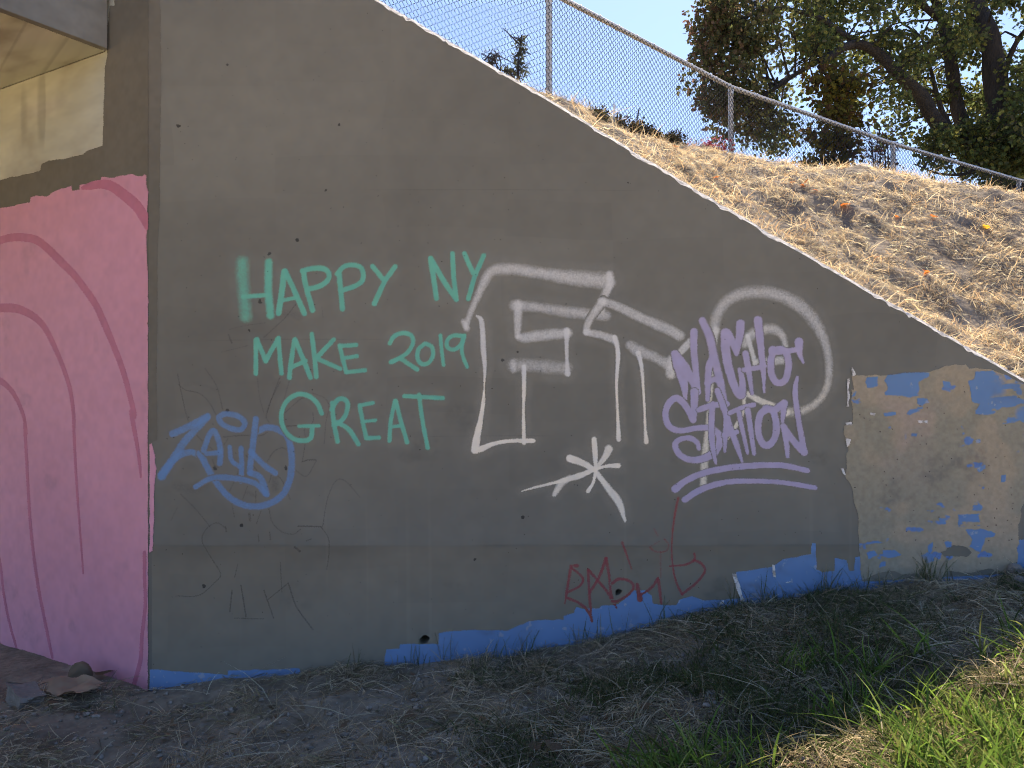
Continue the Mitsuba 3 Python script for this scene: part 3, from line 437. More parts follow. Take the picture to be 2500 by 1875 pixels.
G = TR['G']
def mist(strokes, grow, alpha):
    out = []
    for s in strokes:
        q = np.array(s[2:], float).reshape(-1, 3); q[:, 2] = q[:, 2] * 1.3 + grow
        out.append([1.0, alpha] + q.ravel().tolist())
    return out
for key, holder, index, lift, grow, alpha in (('blue', 'blue_tag', 3, 0.0009, 26, 0.045), ('teal', 'teal_lettering', 0, 0.0010, 28, 0.05), ('white', 'white_outline', 1, 0.0011, 45, 0.04), ('red', 'red_tag', 4, 0.0012, 8, 0.06), ('lilac', 'lilac_tag', 2, 0.0013, 14, 0.045)):
    spray('wing_wall__' + holder, mist([q for s in G[key] for q in s], grow, alpha), index, lift, 0.007, 0.006)
for s in G['pencil']: spray('wing_wall__pencil_scribble', [[s_[0], s_[1] * 0.75] + s_[2:] for s_ in s], 5, 0.0015, 0.003)
for key, base, index, lift in (('blue', 'wing_wall__blue_tag__blue_letter', 3, 0.0020), ('teal', 'wing_wall__teal_lettering__teal_letter', 0, 0.0030), ('white', 'wing_wall__white_outline__white_letter', 1, 0.0036),
                               ('red', 'wing_wall__red_tag__red_letter', 4, 0.0042), ('lilac', 'wing_wall__lilac_tag__lilac_letter', 2, 0.0048)):
    for i, s in enumerate(G[key]):
        b = base
        if key == 'white' and i == 3: b = 'wing_wall__white_outline__star'
        if key == 'lilac' and i >= 12: b = 'wing_wall__lilac_tag__underline'
        spray(b, s, index, lift + 0.00002 * i)
tag('wing_wall__teal_lettering', 'teal spray-painted capitals reading HAPPY NY MAKE 2019 GREAT')
tag('wing_wall__white_outline', 'large white spray-painted outline letters with a cream star below')
tag('wing_wall__lilac_tag', 'lilac spray-painted tag reading NACHO STATION, underlined twice')
tag('wing_wall__blue_tag', 'blue spray-painted tag beside the pink mural')
tag('wing_wall__red_tag', 'thin dark red tag low on the wall')

# ------------------------------------------------------------------ bridge abutment (face recedes to the left) and deck
C0, U, NI = np.array([-2.034, 4.5]), np.array([-0.856, 0.517]), np.array([0.517, 0.856])
SOFFIT, T0 = 3.55, 0.409
def ab(t, h, z):
    xy = C0 + np.multiply.outer(np.asarray(t, float), U) - np.multiply.outer(np.asarray(h, float), NI)
    return np.column_stack([xy, z])
def prism(t0, t1, h0, h1, z0, z1):
    t, h, z = np.array([(a, b, c) for a in (t0, t1) for b in (h0, h1) for c in (z0, z1)]).T
    return trimesh.convex.convex_hull(ab(t, h, z))
put('bridge_abutment__face', prism(0.0, 9.0, -1.2, 0.0, -0.8, SOFFIT - 0.002), 'bare_concrete')
put('bridge_abutment__end_block', prism(0.0, T0, -1.2, 0.0, SOFFIT - 0.002, 5.0), 'bare_concrete')
on_ab = lambda t, z, h: ab(t, h, z)
acl = sg.box(0.0004, -0.5, 6, 4.95)
put('bridge_abutment__olive_paint', film(FL['olive'], on_ab, 0.0006, 0.005, 0.015, clip=acl), 'olive_paint')
put('bridge_abutment__pink_mural', film(FL['pink'], on_ab, 0.0022, 0.006, 0.012, clip=acl), 'pink_paint')
def ribbon(s):
    p = np.array(s[2:], float).reshape(-1, 3) / 1000
    q = smooth_path(p, 14 * len(p))
    g = shapely.union_all([sg.LineString([a[:2], b[:2]]).buffer(0.25 * (a[2] + b[2]), quad_segs=6) for a, b in zip(q[:-1], q[1:])])
    return g.simplify(0.0008).intersection(acl)
for s in FL['stripes']:
    g = ribbon(s)
    m = cat([trimesh.creation.extrude_polygon(h, 0.001, engine='earcut') for h in getattr(g, 'geoms', [g])])
    m.vertices = on_ab(m.vertices[:, 0], m.vertices[:, 1], m.vertices[:, 2] + 0.0036)
    m.fix_normals()
    put('bridge_abutment__mural_stripe', m, 'rose_paint')
tag('bridge_abutment', 'concrete bridge abutment with pink striped mural left of the grey wall', 'abutment')
tag('bridge_abutment__pink_mural', 'flat pink mural ground with ragged painted top')
put('bridge_deck__slab', prism(T0 + 0.002, 7.4, 0.004, 11.0, SOFFIT, SOFFIT + 0.9), 'bare_concrete')
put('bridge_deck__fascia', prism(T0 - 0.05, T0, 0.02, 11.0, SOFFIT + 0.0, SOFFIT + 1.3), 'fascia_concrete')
tag('bridge_deck', 'underside and edge of the concrete bridge deck over the pink mural', 'bridge')

# ------------------------------------------------------------------ hillside behind the wall
ctrl = [(x, 4.78, max(wall_top(x) - 0.035, 0.72)) for x in (-2, -1.2, -0.6, 0, .4, .8, 1.2, 1.6, 2, 2.5, 3, 3.5, 4, 5, 7, 9)]
ctrl += [(-2, 7, 4.75), (-2, 10, 4.8), (-6, 8, 4.85), (-6, 14, 4.85), (.39, 8.5, 4.60), (-.6, 7.2, 4.55), (1.02, 8.0, 4.17), (.75, 6.3, 3.35), (2.45, 9, 4.10), (2.72, 10, 4.40), (2.86, 10.5, 4.48),
         (1.9, 7, 3.05), (3.0, 7, 2.65), (4.27, 9, 3.92), (3.6, 8.0, 3.32), (4.8, 10, 4.02), (5.69, 12, 4.12), (5.65, 9, 3.72), (4.2, 7, 2.35), (5.3, 7.4, 2.5), (6.1, 10, 3.84), (8.4, 13.4, 3.95), (8.5, 9.5, 3.6), (8.5, 7, 2.1),
         (2.2, 13, 4.6), (6, 18, 4.4), (10, 18, 4.2), (-4, 18, 4.8), (0, 14, 4.75), (11, 10, 3.5), (11, 7, 2.1), (11, 4.78, .74)]
ctrl = np.array(ctrl)
hill_rbf = RBFInterpolator(ctrl[:, :2], ctrl[:, 2], kernel='thin_plate_spline', smoothing=0.002)
def hill_z(x, y):
    x, y = np.asarray(x, float), np.asarray(y, float)
    q = np.stack([np.clip(x, -6, 11).ravel(), np.clip(y, 4.78, 18).ravel()], 1)
    z = hill_rbf(q).reshape(x.shape)
    p = np.stack([x, y, 0 * x], -1)
    near = np.exp(-np.maximum(0, np.hypot(x - 3, y - 8) - 8) / 8)
    rise = np.clip((y - 4.8) / 0.5, 0, 1)
    return z + near * rise * (0.12 * (meshkit.fbm(p * 1.7, 3, 13) - 0.5) + 0.14 * (meshkit.fbm(p * 6, 4, 19) - 0.5))
def behind_abutment(x, y):
    d = (np.stack([x, y], -1) - C0) @ NI
    return (y > 4.74) & (d > 0.35)
put('hillside', sheet(spaced(-300, -2.6, 8.0, 400, 0.05), spaced(4.76, 4.78, 11.0, 500, 0.05), hill_z, behind_abutment), 'hill_soil', smooth=True)
tag('hillside', 'dry embankment of straw-coloured cut grass behind the wall', kind='structure')

def normals_of(zf, x, y, e=0.04):
    n = np.stack([-(zf(x + e, y) - zf(x - e, y)) / (2 * e), -(zf(x, y + e) - zf(x, y - e)) / (2 * e), np.ones_like(x)], -1)
    return n / np.linalg.norm(n, axis=1, keepdims=True)

def scatter_straw(rng, x, y, zf, lmin, lmax, wmin, wmax, rise, palette, heading=None, spread=3.2, lift=0.004):
    n = len(x)
    nn = normals_of(zf, x, y)
    th = rng.uniform(-math.pi, math.pi, n) if heading is None else heading + rng.normal(0, spread, n)
    d = np.stack([np.cos(th), np.sin(th), 0 * th], 1)
    d -= nn * (d * nn).sum(1, keepdims=True); d /= np.linalg.norm(d, axis=1, keepdims=True)
    up = np.abs(rng.normal(0, rise, n))[:, None]
    d = d + nn * up; d /= np.linalg.norm(d, axis=1, keepdims=True)
    base = np.stack([x, y, zf(x, y) + lift + rng.uniform(0, 0.02, n)], 1)
    L = rng.uniform(lmin, lmax, n) * rng.uniform(0.6, 1.2, n)
    bend = np.stack([rng.normal(0, 0.25, n), rng.normal(0, 0.25, n), rng.normal(-0.02, 0.10, n)], 1) - nn * (up * 0.8)
    v, f, k = blades(base, d, L, rng.uniform(wmin, wmax, n), bend, rng, 3, nn + rng.normal(0, 0.5, (n, 3)))
    return v, f, jitter_color(rng, n, k, palette, 0.3)

def join(parts):
    vs, fs, cs, o = [], [], [], 0
    for v, f, c in parts:
        vs.append(v); fs.append(f + o); cs.append(c); o += len(v)
    return (np.vstack(vs), np.vstack(fs)), np.vstack(cs)

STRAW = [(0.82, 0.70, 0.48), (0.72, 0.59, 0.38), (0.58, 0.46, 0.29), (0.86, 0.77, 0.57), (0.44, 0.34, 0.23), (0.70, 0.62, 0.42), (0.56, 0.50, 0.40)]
rng = np.random.default_rng(21)
def upright(rng, x, y, zf, lmin, lmax, w, lean, droop, palette, var=0.3):
    n = len(x)
    d = np.stack([rng.normal(0, lean, n), rng.normal(0, lean, n), np.ones(n)], 1); d /= np.linalg.norm(d, axis=1, keepdims=True)
    base = np.stack([x, y, zf(x, y) - 0.01], 1)
    L = rng.uniform(lmin, lmax, n)
    bend = np.stack([rng.normal(0, droop, n), rng.normal(0, droop, n), -np.abs(rng.normal(0, droop * 0.7, n))], 1)
    v, f, k = blades(base, d, L, rng.uniform(0.7, 1.3, n) * w, bend, rng, 4)
    return v, f, jitter_color(rng, n, k, palette, var)

n = 170000
y = 4.82 + 6.8 * rng.uniform(0, 1, n) ** 1.25
x = rng.uniform(0.0, 1.0, n) * (0.68 * y + 1.2) + (y - 4.8) * 0.02 - 0.4
dens = meshkit.fbm(np.stack([x * 5, y * 5, 0 * x], 1), 4, 31)
ok = rng.uniform(0.34, 0.62, n) < dens
x, y = x[ok], y[ok]
lay = scatter_straw(rng, x, y, hill_z, 0.03, 0.12, 0.0035, 0.009, 0.55, STRAW)
# tufts of tall dead grass along the wall's top and on the crest
tx, ty = [], []
for cx, cy, nn_, r in [(wx, 4.95 + rng.uniform(0, .25), 26, 0.10) for wx in np.arange(0.35, 3.4, 0.085)] + [(wx, 4.80 + rng.uniform(0, .05), 9, 0.035) for wx in np.arange(0.0, 3.4, 0.13)] + [(0.95 + rng.uniform(-.35, .35), 5.3 + rng.uniform(-.3, .4), 40, 0.12) for _ in range(26)] + \
        [(rng.uniform(0.2, 6.6), rng.uniform(4.9, 9.8), 16, 0.07) for _ in range(900)]:
    tx.append(rng.normal(cx, r, nn_)); ty.append(np.maximum(rng.normal(cy, r, nn_), 4.805))
tx, ty = np.concatenate(tx), np.concatenate(ty)
tuft = upright(rng, tx, ty, hill_z, 0.05, 0.19, 0.0055, 0.55, 0.5, [(0.72, 0.56, 0.34), (0.62, 0.43, 0.24), (0.78, 0.67, 0.46), (0.46, 0.33, 0.20), (0.60, 0.55, 0.40)])
m, c = join([lay, tuft])
put('dry_hill_grass', m, 'straw', color=c)
tag('dry_hill_grass', 'dry straw and dead grass tufts covering the sunlit hillside', 'grass', kind='stuff')

# ------------------------------------------------------------------ grass and straw in front of the wall
rng = np.random.default_rng(33)
n = 110000
y = rng.uniform(1.9, 4.49, n); x = rng.uniform(-0.72, 0.72, n) * y * 1.02 + rng.normal(0, .02, n)
okb = ((np.stack([x, y], 1) - C0) @ NI) < -0.01
okb = okb | (x > -2.03)
dens = meshkit.fbm(np.stack([x * 2.3, y * 3.0, 0 * x], 1), 3, 41)
left = np.clip((x + 1.3) / 1.2, 0.20, 1)
ok = okb & (rng.uniform(0.33, 0.62, n) < dens * (0.55 + 0.45 * left) + 0.02) & (y < 4.485) & ((x < 0.5) | (y > 3.1) | (rng.uniform(0, 1, n) < 0.25))
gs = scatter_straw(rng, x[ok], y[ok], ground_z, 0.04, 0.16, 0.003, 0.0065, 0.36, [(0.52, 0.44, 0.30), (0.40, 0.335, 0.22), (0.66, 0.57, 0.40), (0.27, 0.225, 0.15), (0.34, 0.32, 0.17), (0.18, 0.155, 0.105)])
# dead tufts and broken bundles
tc_ = rng.uniform(-0.62, 0.74, 420); ty_ = rng.uniform(2.2, 4.45, 420); tc_ = tc_ * ty_
tsel = tc_ > -1.5
ux, uy = np.repeat(tc_[tsel], 24), np.repeat(ty_[tsel], 24)
gt = upright(rng, rng.normal(ux, 0.05), np.minimum(rng.normal(uy, 0.045), 4.485), ground_z, 0.05, 0.17, 0.0045, 0.8, 0.6, [(0.50, 0.40, 0.25), (0.36, 0.29, 0.18), (0.26, 0.21, 0.13), (0.60, 0.50, 0.34)])
k = 560
x = rng.uniform(-0.66, 0.70, k); y = rng.uniform(2.3, 4.3, k); x = x * y
ok = x > -1.9
gl = scatter_straw(rng, x[ok], y[ok], ground_z, 0.15, 0.42, 0.003, 0.006, 0.22, [(0.62, 0.55, 0.42), (0.50, 0.44, 0.31), (0.55, 0.52, 0.37)], lift=0.02)
m, c = join([gs, gl, gt])
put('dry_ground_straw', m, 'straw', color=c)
tag('dry_ground_straw', 'dull dry straw littering the shaded ground before the wall', 'grass', kind='stuff')

GREEN = [(0.15, 0.25, 0.045), (0.19, 0.30, 0.05), (0.09, 0.16, 0.035), (0.23, 0.30, 0.09), (0.07, 0.11, 0.03)]
n = 80000
y = rng.uniform(1.9, 4.47, n); x = rng.uniform(-0.55, 0.74, n) * y
dens = meshkit.fbm(np.stack([x * 1.8, y * 2.4, 0 * x], 1), 3, 51)
right = np.clip((x + 0.6) / 1.6, 0, 1)
ok = (rng.uniform(0.40, 0.66, n) < dens * (0.55 + 0.5 * right)) & ((x < 0.5) | (y > 3.0) | (rng.uniform(0, 1, n) < 0.45))
g1 = upright(rng, x[ok], y[ok], ground_z, 0.04, 0.14, 0.0052, 0.45, 0.5, [(0.085, 0.115, 0.04), (0.11, 0.135, 0.055), (0.07, 0.09, 0.035), (0.16, 0.155, 0.08)])
# taller clumps at the right, and single stems standing at the wall's foot
cx = np.concatenate([rng.uniform(0.40, 2.1, 330), rng.uniform(1.2, 2.6, 70)]); cy = np.concatenate([rng.uniform(2.0, 2.95, 330), rng.uniform(2.6, 3.6, 70)])
sel = (cx < 0.74 * cy) & (meshkit.fbm(np.stack([cx * 2.6, cy * 3.2, 0 * cx], 1), 2, 61) + 0.10 * (cx > 1.0) > rng.uniform(0.41, 0.57, len(cx)))
px_, py_ = np.repeat(cx[sel], 15), np.repeat(cy[sel], 15)
g2 = upright(rng, rng.normal(px_, 0.035), rng.normal(py_, 0.035), ground_z, 0.07, 0.25, 0.0095, 0.30, 0.42, GREEN + [(0.15, 0.17, 0.05)])
wx = np.concatenate([rng.normal(q, 0.03, 9) for q in rng.uniform(-0.9, 2.8, 30)]); wy = rng.uniform(4.36, 4.485, len(wx))
g3 = upright(rng, wx, wy, ground_z, 0.06, 0.24, 0.0045, 0.13, 0.22, [(0.10, 0.13, 0.05), (0.12, 0.145, 0.06), (0.22, 0.19, 0.11)])
m, c = join([g1, g2, g3])
put('green_grass', m, 'grass_blade', color=c)
tag('green_grass', 'green grass growing in clumps on the ground, brightest where sunlit', 'grass', kind='stuff')

# crumbs of earth, grit and leaf scraps
rng = np.random.default_rng(91)
n = 5200
y = rng.uniform(2.1, 4.47, n); x = rng.uniform(-0.66, 0.72, n) * y
ok = (((np.stack([x, y], 1) - C0) @ NI) < -0.02) | (x > -2.0)
x, y = x[ok], y[ok]; n = len(x)
ico = trimesh.creation.icosphere(1, 1.0)
r = 0.0025 + 0.016 * rng.uniform(0, 1, n) ** 4
vv = ico.vertices[None] * (1 + 0.35 * rng.normal(size=(n, len(ico.vertices), 1)) * 0.5) * r[:, None, None] * np.stack([rng.uniform(.8, 1.4, n), rng.uniform(.8, 1.3, n), rng.uniform(.5, .9, n)], 1)[:, None]
vv = vv + np.stack([x, y, ground_z(x, y) + r * 0.3], 1)[:, None]
ff = ico.faces[None] + (np.arange(n) * len(ico.vertices))[:, None, None]
put('earth_crumbs', trimesh.Trimesh(vv.reshape(-1, 3), ff.reshape(-1, 3), process=False), 'crumb', smooth=True)
tag('earth_crumbs', 'small crumbs of earth and grit strewn over the shaded ground', 'grit', kind='stuff')
n = 900
y = rng.uniform(2.1, 4.45, n); x = rng.uniform(-0.62, 0.70, n) * y
ok = x > -1.95
x, y = x[ok], y[ok]
d = rng.normal(size=(len(x), 3)) * [1, 1, 0.35]; d /= np.linalg.norm(d, axis=1, keepdims=True)
L = rng.uniform(0.015, 0.055, len(x))
v, f, k_ = blades(np.stack([x, y, ground_z(x, y) + 0.012], 1), d, L, L * rng.uniform(0.35, 0.6, len(x)), rng.normal(0, 0.25, (len(x), 3)), rng, 3, np.tile([0, 0, 1.0], (len(x), 1)) + rng.normal(0, .3, (len(x), 3)))
put('leaf_litter', trimesh.Trimesh(v, f, process=False), 'leaf', color=jitter_color(rng, len(x), k_, [(0.30, 0.22, 0.14), (0.42, 0.34, 0.24), (0.20, 0.14, 0.09), (0.34, 0.20, 0.12)], 0.3))
tag('leaf_litter', 'scraps of dead leaf scattered over the shaded ground', 'leaf litter', kind='stuff')

# ------------------------------------------------------------------ loose things on the ground
def leaf_mesh(size, rng, curl=0.35):
    """A lobed dry leaf, a curled sheet with a little thickness of its own."""
    k = 15
    th = np.linspace(0, 2 * math.pi, k, endpoint=False)
    r = size * (0.36 + 0.16 * np.abs(np.cos(2.5 * th)) ** 0.7 + 0.03 * rng.normal(size=k))
    ring = np.stack([r * np.cos(th), 0.8 * r * np.sin(th)], 1)
    v2 = np.vstack([[0, 0], ring * 0.5, ring])
    z = curl * (v2[:, 0] ** 2 - 0.4 * v2[:, 1] ** 2) / size + rng.normal(0, 0.02 * size, len(v2))
    v = np.column_stack([v2, z]); f = []
    for i in range(k):
        j = (i + 1) % k
        f += [[0, 1 + i, 1 + j], [1 + i, 1 + k + i, 1 + k + j], [1 + i, 1 + k + j, 1 + j]]
    stalk = tube([[-0.32 * size, 0, 0], [-0.6 * size, 0.02 * size, 0.05 * size]], 0.012 * size, 4)
    return cat([trimesh.Trimesh(v, f, process=False), stalk])

def leaf_on(key, label, group, zf, x, y, size, color, rng):
    m = leaf_mesh(size, rng)
    m.apply_transform(trimesh.transformations.euler_matrix(rng.normal(0, .35), rng.normal(0, .35), rng.uniform(0, 6.28)))
    m.apply_translation([x, y, float(zf(np.array([x]), np.array([y]))[0]) + 0.03 + size * 0.1])
    key = name(key)
    put(key, m, 'leaf', color=np.tile(color, (len(m.vertices), 1)))
    tag(key, label, 'leaf', group)

rng = np.random.default_rng(5)
def hill_hit(px, py):
    """Where the sight line in that direction meets the hillside."""
    for d in np.arange(4.85, 14, 0.02):
        p = at(px, py, d)
        if hill_z(np.array([p[0]]), np.array([p[1]]))[0] > p[2]: return p
    return None
WHERE = ['bright orange fallen leaf high on the hillside below the young tree', 'vivid orange fallen leaf alone in the middle of the hillside', 'orange leaf on the crest, left of the red bush', 'rust leaf below the red bush near the wall edge', 'rust leaf on the right half of the hillside, level with the lone vivid one', 'small rust leaf just right below the bright orange leaf under the young tree', 'small rust leaf touching the bright orange leaf under the young tree', 'small dull orange leaf between the lone vivid leaf and the right edge', 'orange-brown leaf low on the hillside, right of the pair by the wall edge', 'rust leaf low on the hillside nearest the wall edge', 'orange-brown leaf low on the hillside beside a larger one', 'small rust leaf left of the bright orange leaf under the young tree', 'small rust leaf on the crest under the top rail at the right']
for li, (px, py, s) in enumerate([(1964, 458, .10), (2063, 514, .12), (1650, 367, .06), (1748, 443, .08), (2280, 537, .08), (1990, 475, .07), (1962, 463, .06), (2190, 540, .06), (2260, 672, .08), (2140, 640, .06), (2262, 680, .07), (1935, 455, .06), (2270, 441, .07)]):
    p = hill_hit(px, py)
    if p is not None: leaf_on('fallen_leaf', WHERE[li], 'orange leaves on the hillside', hill_z, p[0], p[1], s, (0.62, 0.20, 0.05), rng)
p = hill_hit(2407, 565)
if p is not None: leaf_on('fallen_leaf', 'bright yellow fallen leaf on the shaded right part of the hillside', None, hill_z, p[0], p[1], .08, (0.75, 0.45, 0.05), rng)
def ground_hit(px, py):
    for d in np.arange(1.8, 6, 0.01):
        p = at(px, py, d)
        if ground_z(np.array([p[0]]), np.array([p[1]]))[0] > p[2]: return p
    return None
for px, py, s in [(1000, 1765, .06), (1305, 1845, .07), (1350, 1845, .08), (1600, 1825, .08), (1625, 1845, .07), (1500, 1850, .06), (1575, 1745, .06), (1420, 1810, .05), (1980, 1760, .07), (840, 1790, .04), (250, 1660, .10), (170, 1690, .09), (130, 1735, .06), (1390, 1750, .05)]:
    p = ground_hit(px, py)
    if p is not None: leaf_on('dry_leaf', 'brown curled dry leaf lying among the straw in front of the wall', 'dry leaves on the shaded ground', ground_z, p[0], p[1], s, (0.23, 0.16, 0.10), rng)

def lump(p, size, key, label, catname, bsdf, seed, flat=1.0, box=False):
    m = trimesh.creation.box([1, 1, 1]) if box else trimesh.creation.icosphere(3, 0.5)
    if box: m = m.subdivide().subdivide().subdivide()
    v = m.vertices
    v = v * (1 + (0.25 if not box else 0.34) * (meshkit.fbm(v * 2.5 + seed * 3.7, 3, seed)[:, None] - 0.5) * 2)
    v = v * (1 + 0.10 * (meshkit.fbm(v * 9 + seed, 3, seed + 3)[:, None] - 0.5))
    v = v * np.asarray(size) * [1, 1, flat]
    m = trimesh.Trimesh(v, m.faces)
    m.apply_transform(trimesh.transformations.euler_matrix(0.12, -0.1, 0.4 + seed))
    gz = float(ground_z(np.array([p[0]]), np.array([p[1]]))[0])
    m.apply_translation([p[0], p[1], gz + size[2] * flat * 0.22])
    key = name(key)
    put(key, m, bsdf, smooth=35)
    tag(key, label, catname)
lump(ground_hit(62, 1712), (0.22, 0.12, 0.085), 'concrete_chunk', 'grey broken chunk of concrete on the ground before the pink mural', 'rubble', 'rubble', 2, box=True)
lump(ground_hit(196, 1668), (0.13, 0.10, 0.16), 'brown_stone', 'rounded brown stone leaning against the foot of the pink mural', 'stone', 'brown_rock', 3)
lump(ground_hit(2478, 1402), (0.10, 0.08, 0.08), 'foot_stone', 'larger grey stone at the far right foot of the wall', 'stone', 'rubble', 4)
lump(ground_hit(2490, 1428), (0.07, 0.06, 0.06), 'foot_stone', 'smaller grey stone in front of the larger one at far right', 'stone', 'rubble', 5)
# torn cardboard sheet, crumpled
p = ground_hit(175, 1700)
g = sheet(np.linspace(-.2, .2, 25), np.linspace(-.09, .09, 12), lambda X, Y: 0.10 * (meshkit.fbm(np.stack([X * 9, Y * 9, 0 * X], -1), 3, 6) - 0.5) + 0.03, lambda x, y: (np.abs(x) + 1.3 * np.abs(y) + 0.04 * np.sin(40 * x) < 0.235))
g.remove_unreferenced_vertices()
g = trimesh.Trimesh(np.vstack([g.vertices, g.vertices - [0, 0, .004]]), np.vstack([g.faces, g.faces[:, ::-1] + len(g.vertices)]), process=False)
g.apply_transform(trimesh.transformations.rotation_matrix(-0.35, [0, 0, 1])); g.apply_translation([p[0], p[1], float(ground_z(np.array([p[0]]), np.array([p[1]]))[0]) + .035])
put('torn_cardboard', g, 'cardboard', smooth=40)
tag('torn_cardboard', 'crumpled torn piece of brown cardboard beside the grey concrete chunk', 'cardboard')

# ------------------------------------------------------------------ chain-link fence
POSTS = np.array([[-2.46, 7.45, 4.72], [.39, 8.5, 4.60], [2.86, 10.5, 4.48], [5.69, 12.0, 4.12], [8.45, 13.4, 3.93], [11.2, 14.6, 3.8]])
RAILZ = np.array([7.15, 5.75, 5.48, 5.19, 5.00, 4.86])
def ring(c, axis, r, thick, n=10):
    axis = np.asarray(axis, float) / np.linalg.norm(axis)
    a = np.cross(axis, [0.3, 0.9, 0.2]); a /= np.linalg.norm(a); b = np.cross(axis, a)
    th = np.linspace(0, 2 * math.pi, n + 1)
    return tube(np.asarray(c) + r * (np.cos(th)[:, None] * a + np.sin(th)[:, None] * b), thick, 4)
ties = []
for i, (x, y_, z) in enumerate(POSTS):
    r = 0.032
    put('chain_link_fence__post', cat([tube([[x, y_, z - 0.4], [x, y_, RAILZ[i] - 0.02]], r, 16), tube([[x, y_, RAILZ[i] - 0.10], [x, y_, RAILZ[i] - 0.035]], r * 1.22, 16)]), 'galvanized', smooth=40)
    for q in np.arange(0.12, RAILZ[i] - z - 0.1, 0.19): ties.append(ring([x, y_, z + q], [0.1, 0.05, 1], r + 0.004, 0.004))
W_, LV = 0.0354, 0.0354
for i in range(len(POSTS) - 1):
    a, b = np.append(POSTS[i, :2], RAILZ[i]), np.append(POSTS[i + 1, :2], RAILZ[i + 1])
    put('chain_link_fence__top_rail', tube([a, b], 0.028, 16), 'galvanized', smooth=40)
    L = np.linalg.norm(b[:2] - a[:2]); u = (b[:2] - a[:2]) / L; nrm = np.array([u[1], -u[0]])     # towards the wall
    for s in np.arange(0.15, L, 0.30): ties.append(ring(a + (b - a) * s / L, b - a, 0.032, 0.0035))
    nw = int(L / W_) + 1
    ms = []
    for w in range(nw):
        lv = int(min(1.45, 1.2 if i else 2.6) / LV)
        j = np.arange(lv + 1)
        s = (w + (j + w) % 2) * W_
        ok = s <= L + W_
        s = s[ok]; jj = j[ok]
        top = a[2] + (b[2] - a[2]) * s / L
        bulge = np.where((jj + w) % 2 == 0, 1, -1) * 0.003
        pts = np.column_stack([a[0] + u[0] * s + nrm[0] * (0.036 + bulge), a[1] + u[1] * s + nrm[1] * (0.036 + bulge), top - 0.012 - jj * LV])
        # twist knuckle rounding: three points per bend
        seg = [pts[0]]
        for k_ in range(1, len(pts) - 1):
            seg += [pts[k_] * .82 + pts[k_ - 1] * .18, pts[k_] * .82 + pts[k_ + 1] * .18]
        seg.append(pts[-1])
        ms.append(tube(seg, 0.0042, 3))
    put('chain_link_fence__mesh_panel', cat(ms), 'wire')
    labels.setdefault('chain_link_fence__mesh_panel' + (f'_{i:03d}' if i else ''), {'kind': 'stuff'})
put('chain_link_fence__tie_wire', cat(ties), 'galvanized')
labels['chain_link_fence__tie_wire'] = {'kind': 'stuff'}
tag('chain_link_fence', 'galvanized chain-link fence with round top rail along the hill crest', 'fence')

# ------------------------------------------------------------------ trees and bushes
def leaves(centers, dirs, size, rng, lobes=True):
    n = len(centers)
    d = dirs + 0.8 * rng.normal(size=(n, 3)); d /= np.linalg.norm(d, axis=1, keepdims=True)
    s = np.cross(d, rng.normal(size=(n, 3))); s /= np.linalg.norm(s, axis=1, keepdims=True)
    up = np.cross(d, s)
    L = size[:, None]
    if lobes: prof = [(0, 0, 0), (.28, -.42, .06), (.42, -.2, .02), (.66, -.38, -.04), (1.0, 0, -.16), (.66, .38, -.04), (.42, .2, .02), (.28, .42, .06)]
    else: prof = [(0, 0, 0), (.35, -.2, .04), (.7, -.15, 0), (1, 0, -.1), (.7, .15, 0), (.35, .2, .04)]
    v = np.stack([centers + L * (a * d + b * s + c * up) for a, b, c in prof], 1)
    k = len(prof)
    f = np.array([[0, i, i + 1] for i in range(1, k - 1)])
    return v.reshape(-1, 3), (f[None] + (np.arange(n) * k)[:, None, None]).reshape(-1, 3), k

def limb_points(limbs):
    return np.vstack([smooth_path(np.asarray(p)[:, :3], 24) for p in limbs])

def crown(clusters, radii, per, size, rng, palette_fn, limbs, lobes=True, twig_r=0.012):
    """Leaf clusters on twigs that run back to the nearest limb."""
    anchor = limb_points(limbs)
    tw, C, Dv, col, SZ = [], [], [], [], []
    for c, r in zip(clusters, radii):
        dist = np.linalg.norm(anchor - c, axis=1) + 0.6 * np.maximum(0, anchor[:, 2] - c[2])
        a = anchor[np.argmin(dist)]
        mid = (a + c) / 2 + [0, 0, 0.12 * np.linalg.norm(c - a)] + rng.normal(0, 0.08, 3)
        path = smooth_path([a, mid, c], 6)
        tw.append(tube(path, np.linspace(twig_r * (1 + 0.8 * np.linalg.norm(c - a)), twig_r * 0.4, 6), 5))
        n = max(4, int(per * rng.uniform(0.6, 1.4)))
        q = rng.normal(size=(n, 3)); q /= np.linalg.norm(q, axis=1, keepdims=True)
        q *= (r * rng.uniform(0.15, 1, n) ** 0.6)[:, None]; q[:, 2] *= 0.75
        for _ in range(3):
            e = c + q[rng.integers(n)] * 0.9
            tw.append(tube([c - (c - mid) * 0.2, (c + e) / 2 + rng.normal(0, .03, 3), e], [twig_r * 0.45, twig_r * 0.35, twig_r * 0.2], 4))
        C.append(c + q); dd = q / (np.linalg.norm(q, axis=1, keepdims=True) + 1e-6) + [0, 0, -0.5]
        Dv.append(dd); SZ.append(rng.uniform(0.7, 1.25, n) * size); col.append(palette_fn(c + q, rng))
    C, Dv, SZ, col = np.vstack(C), np.vstack(Dv), np.concatenate(SZ), np.vstack(col)
    v, f, k = leaves(C, Dv, SZ, rng, lobes)
    return (v, f), np.repeat(col, k, axis=0), cat(tw)

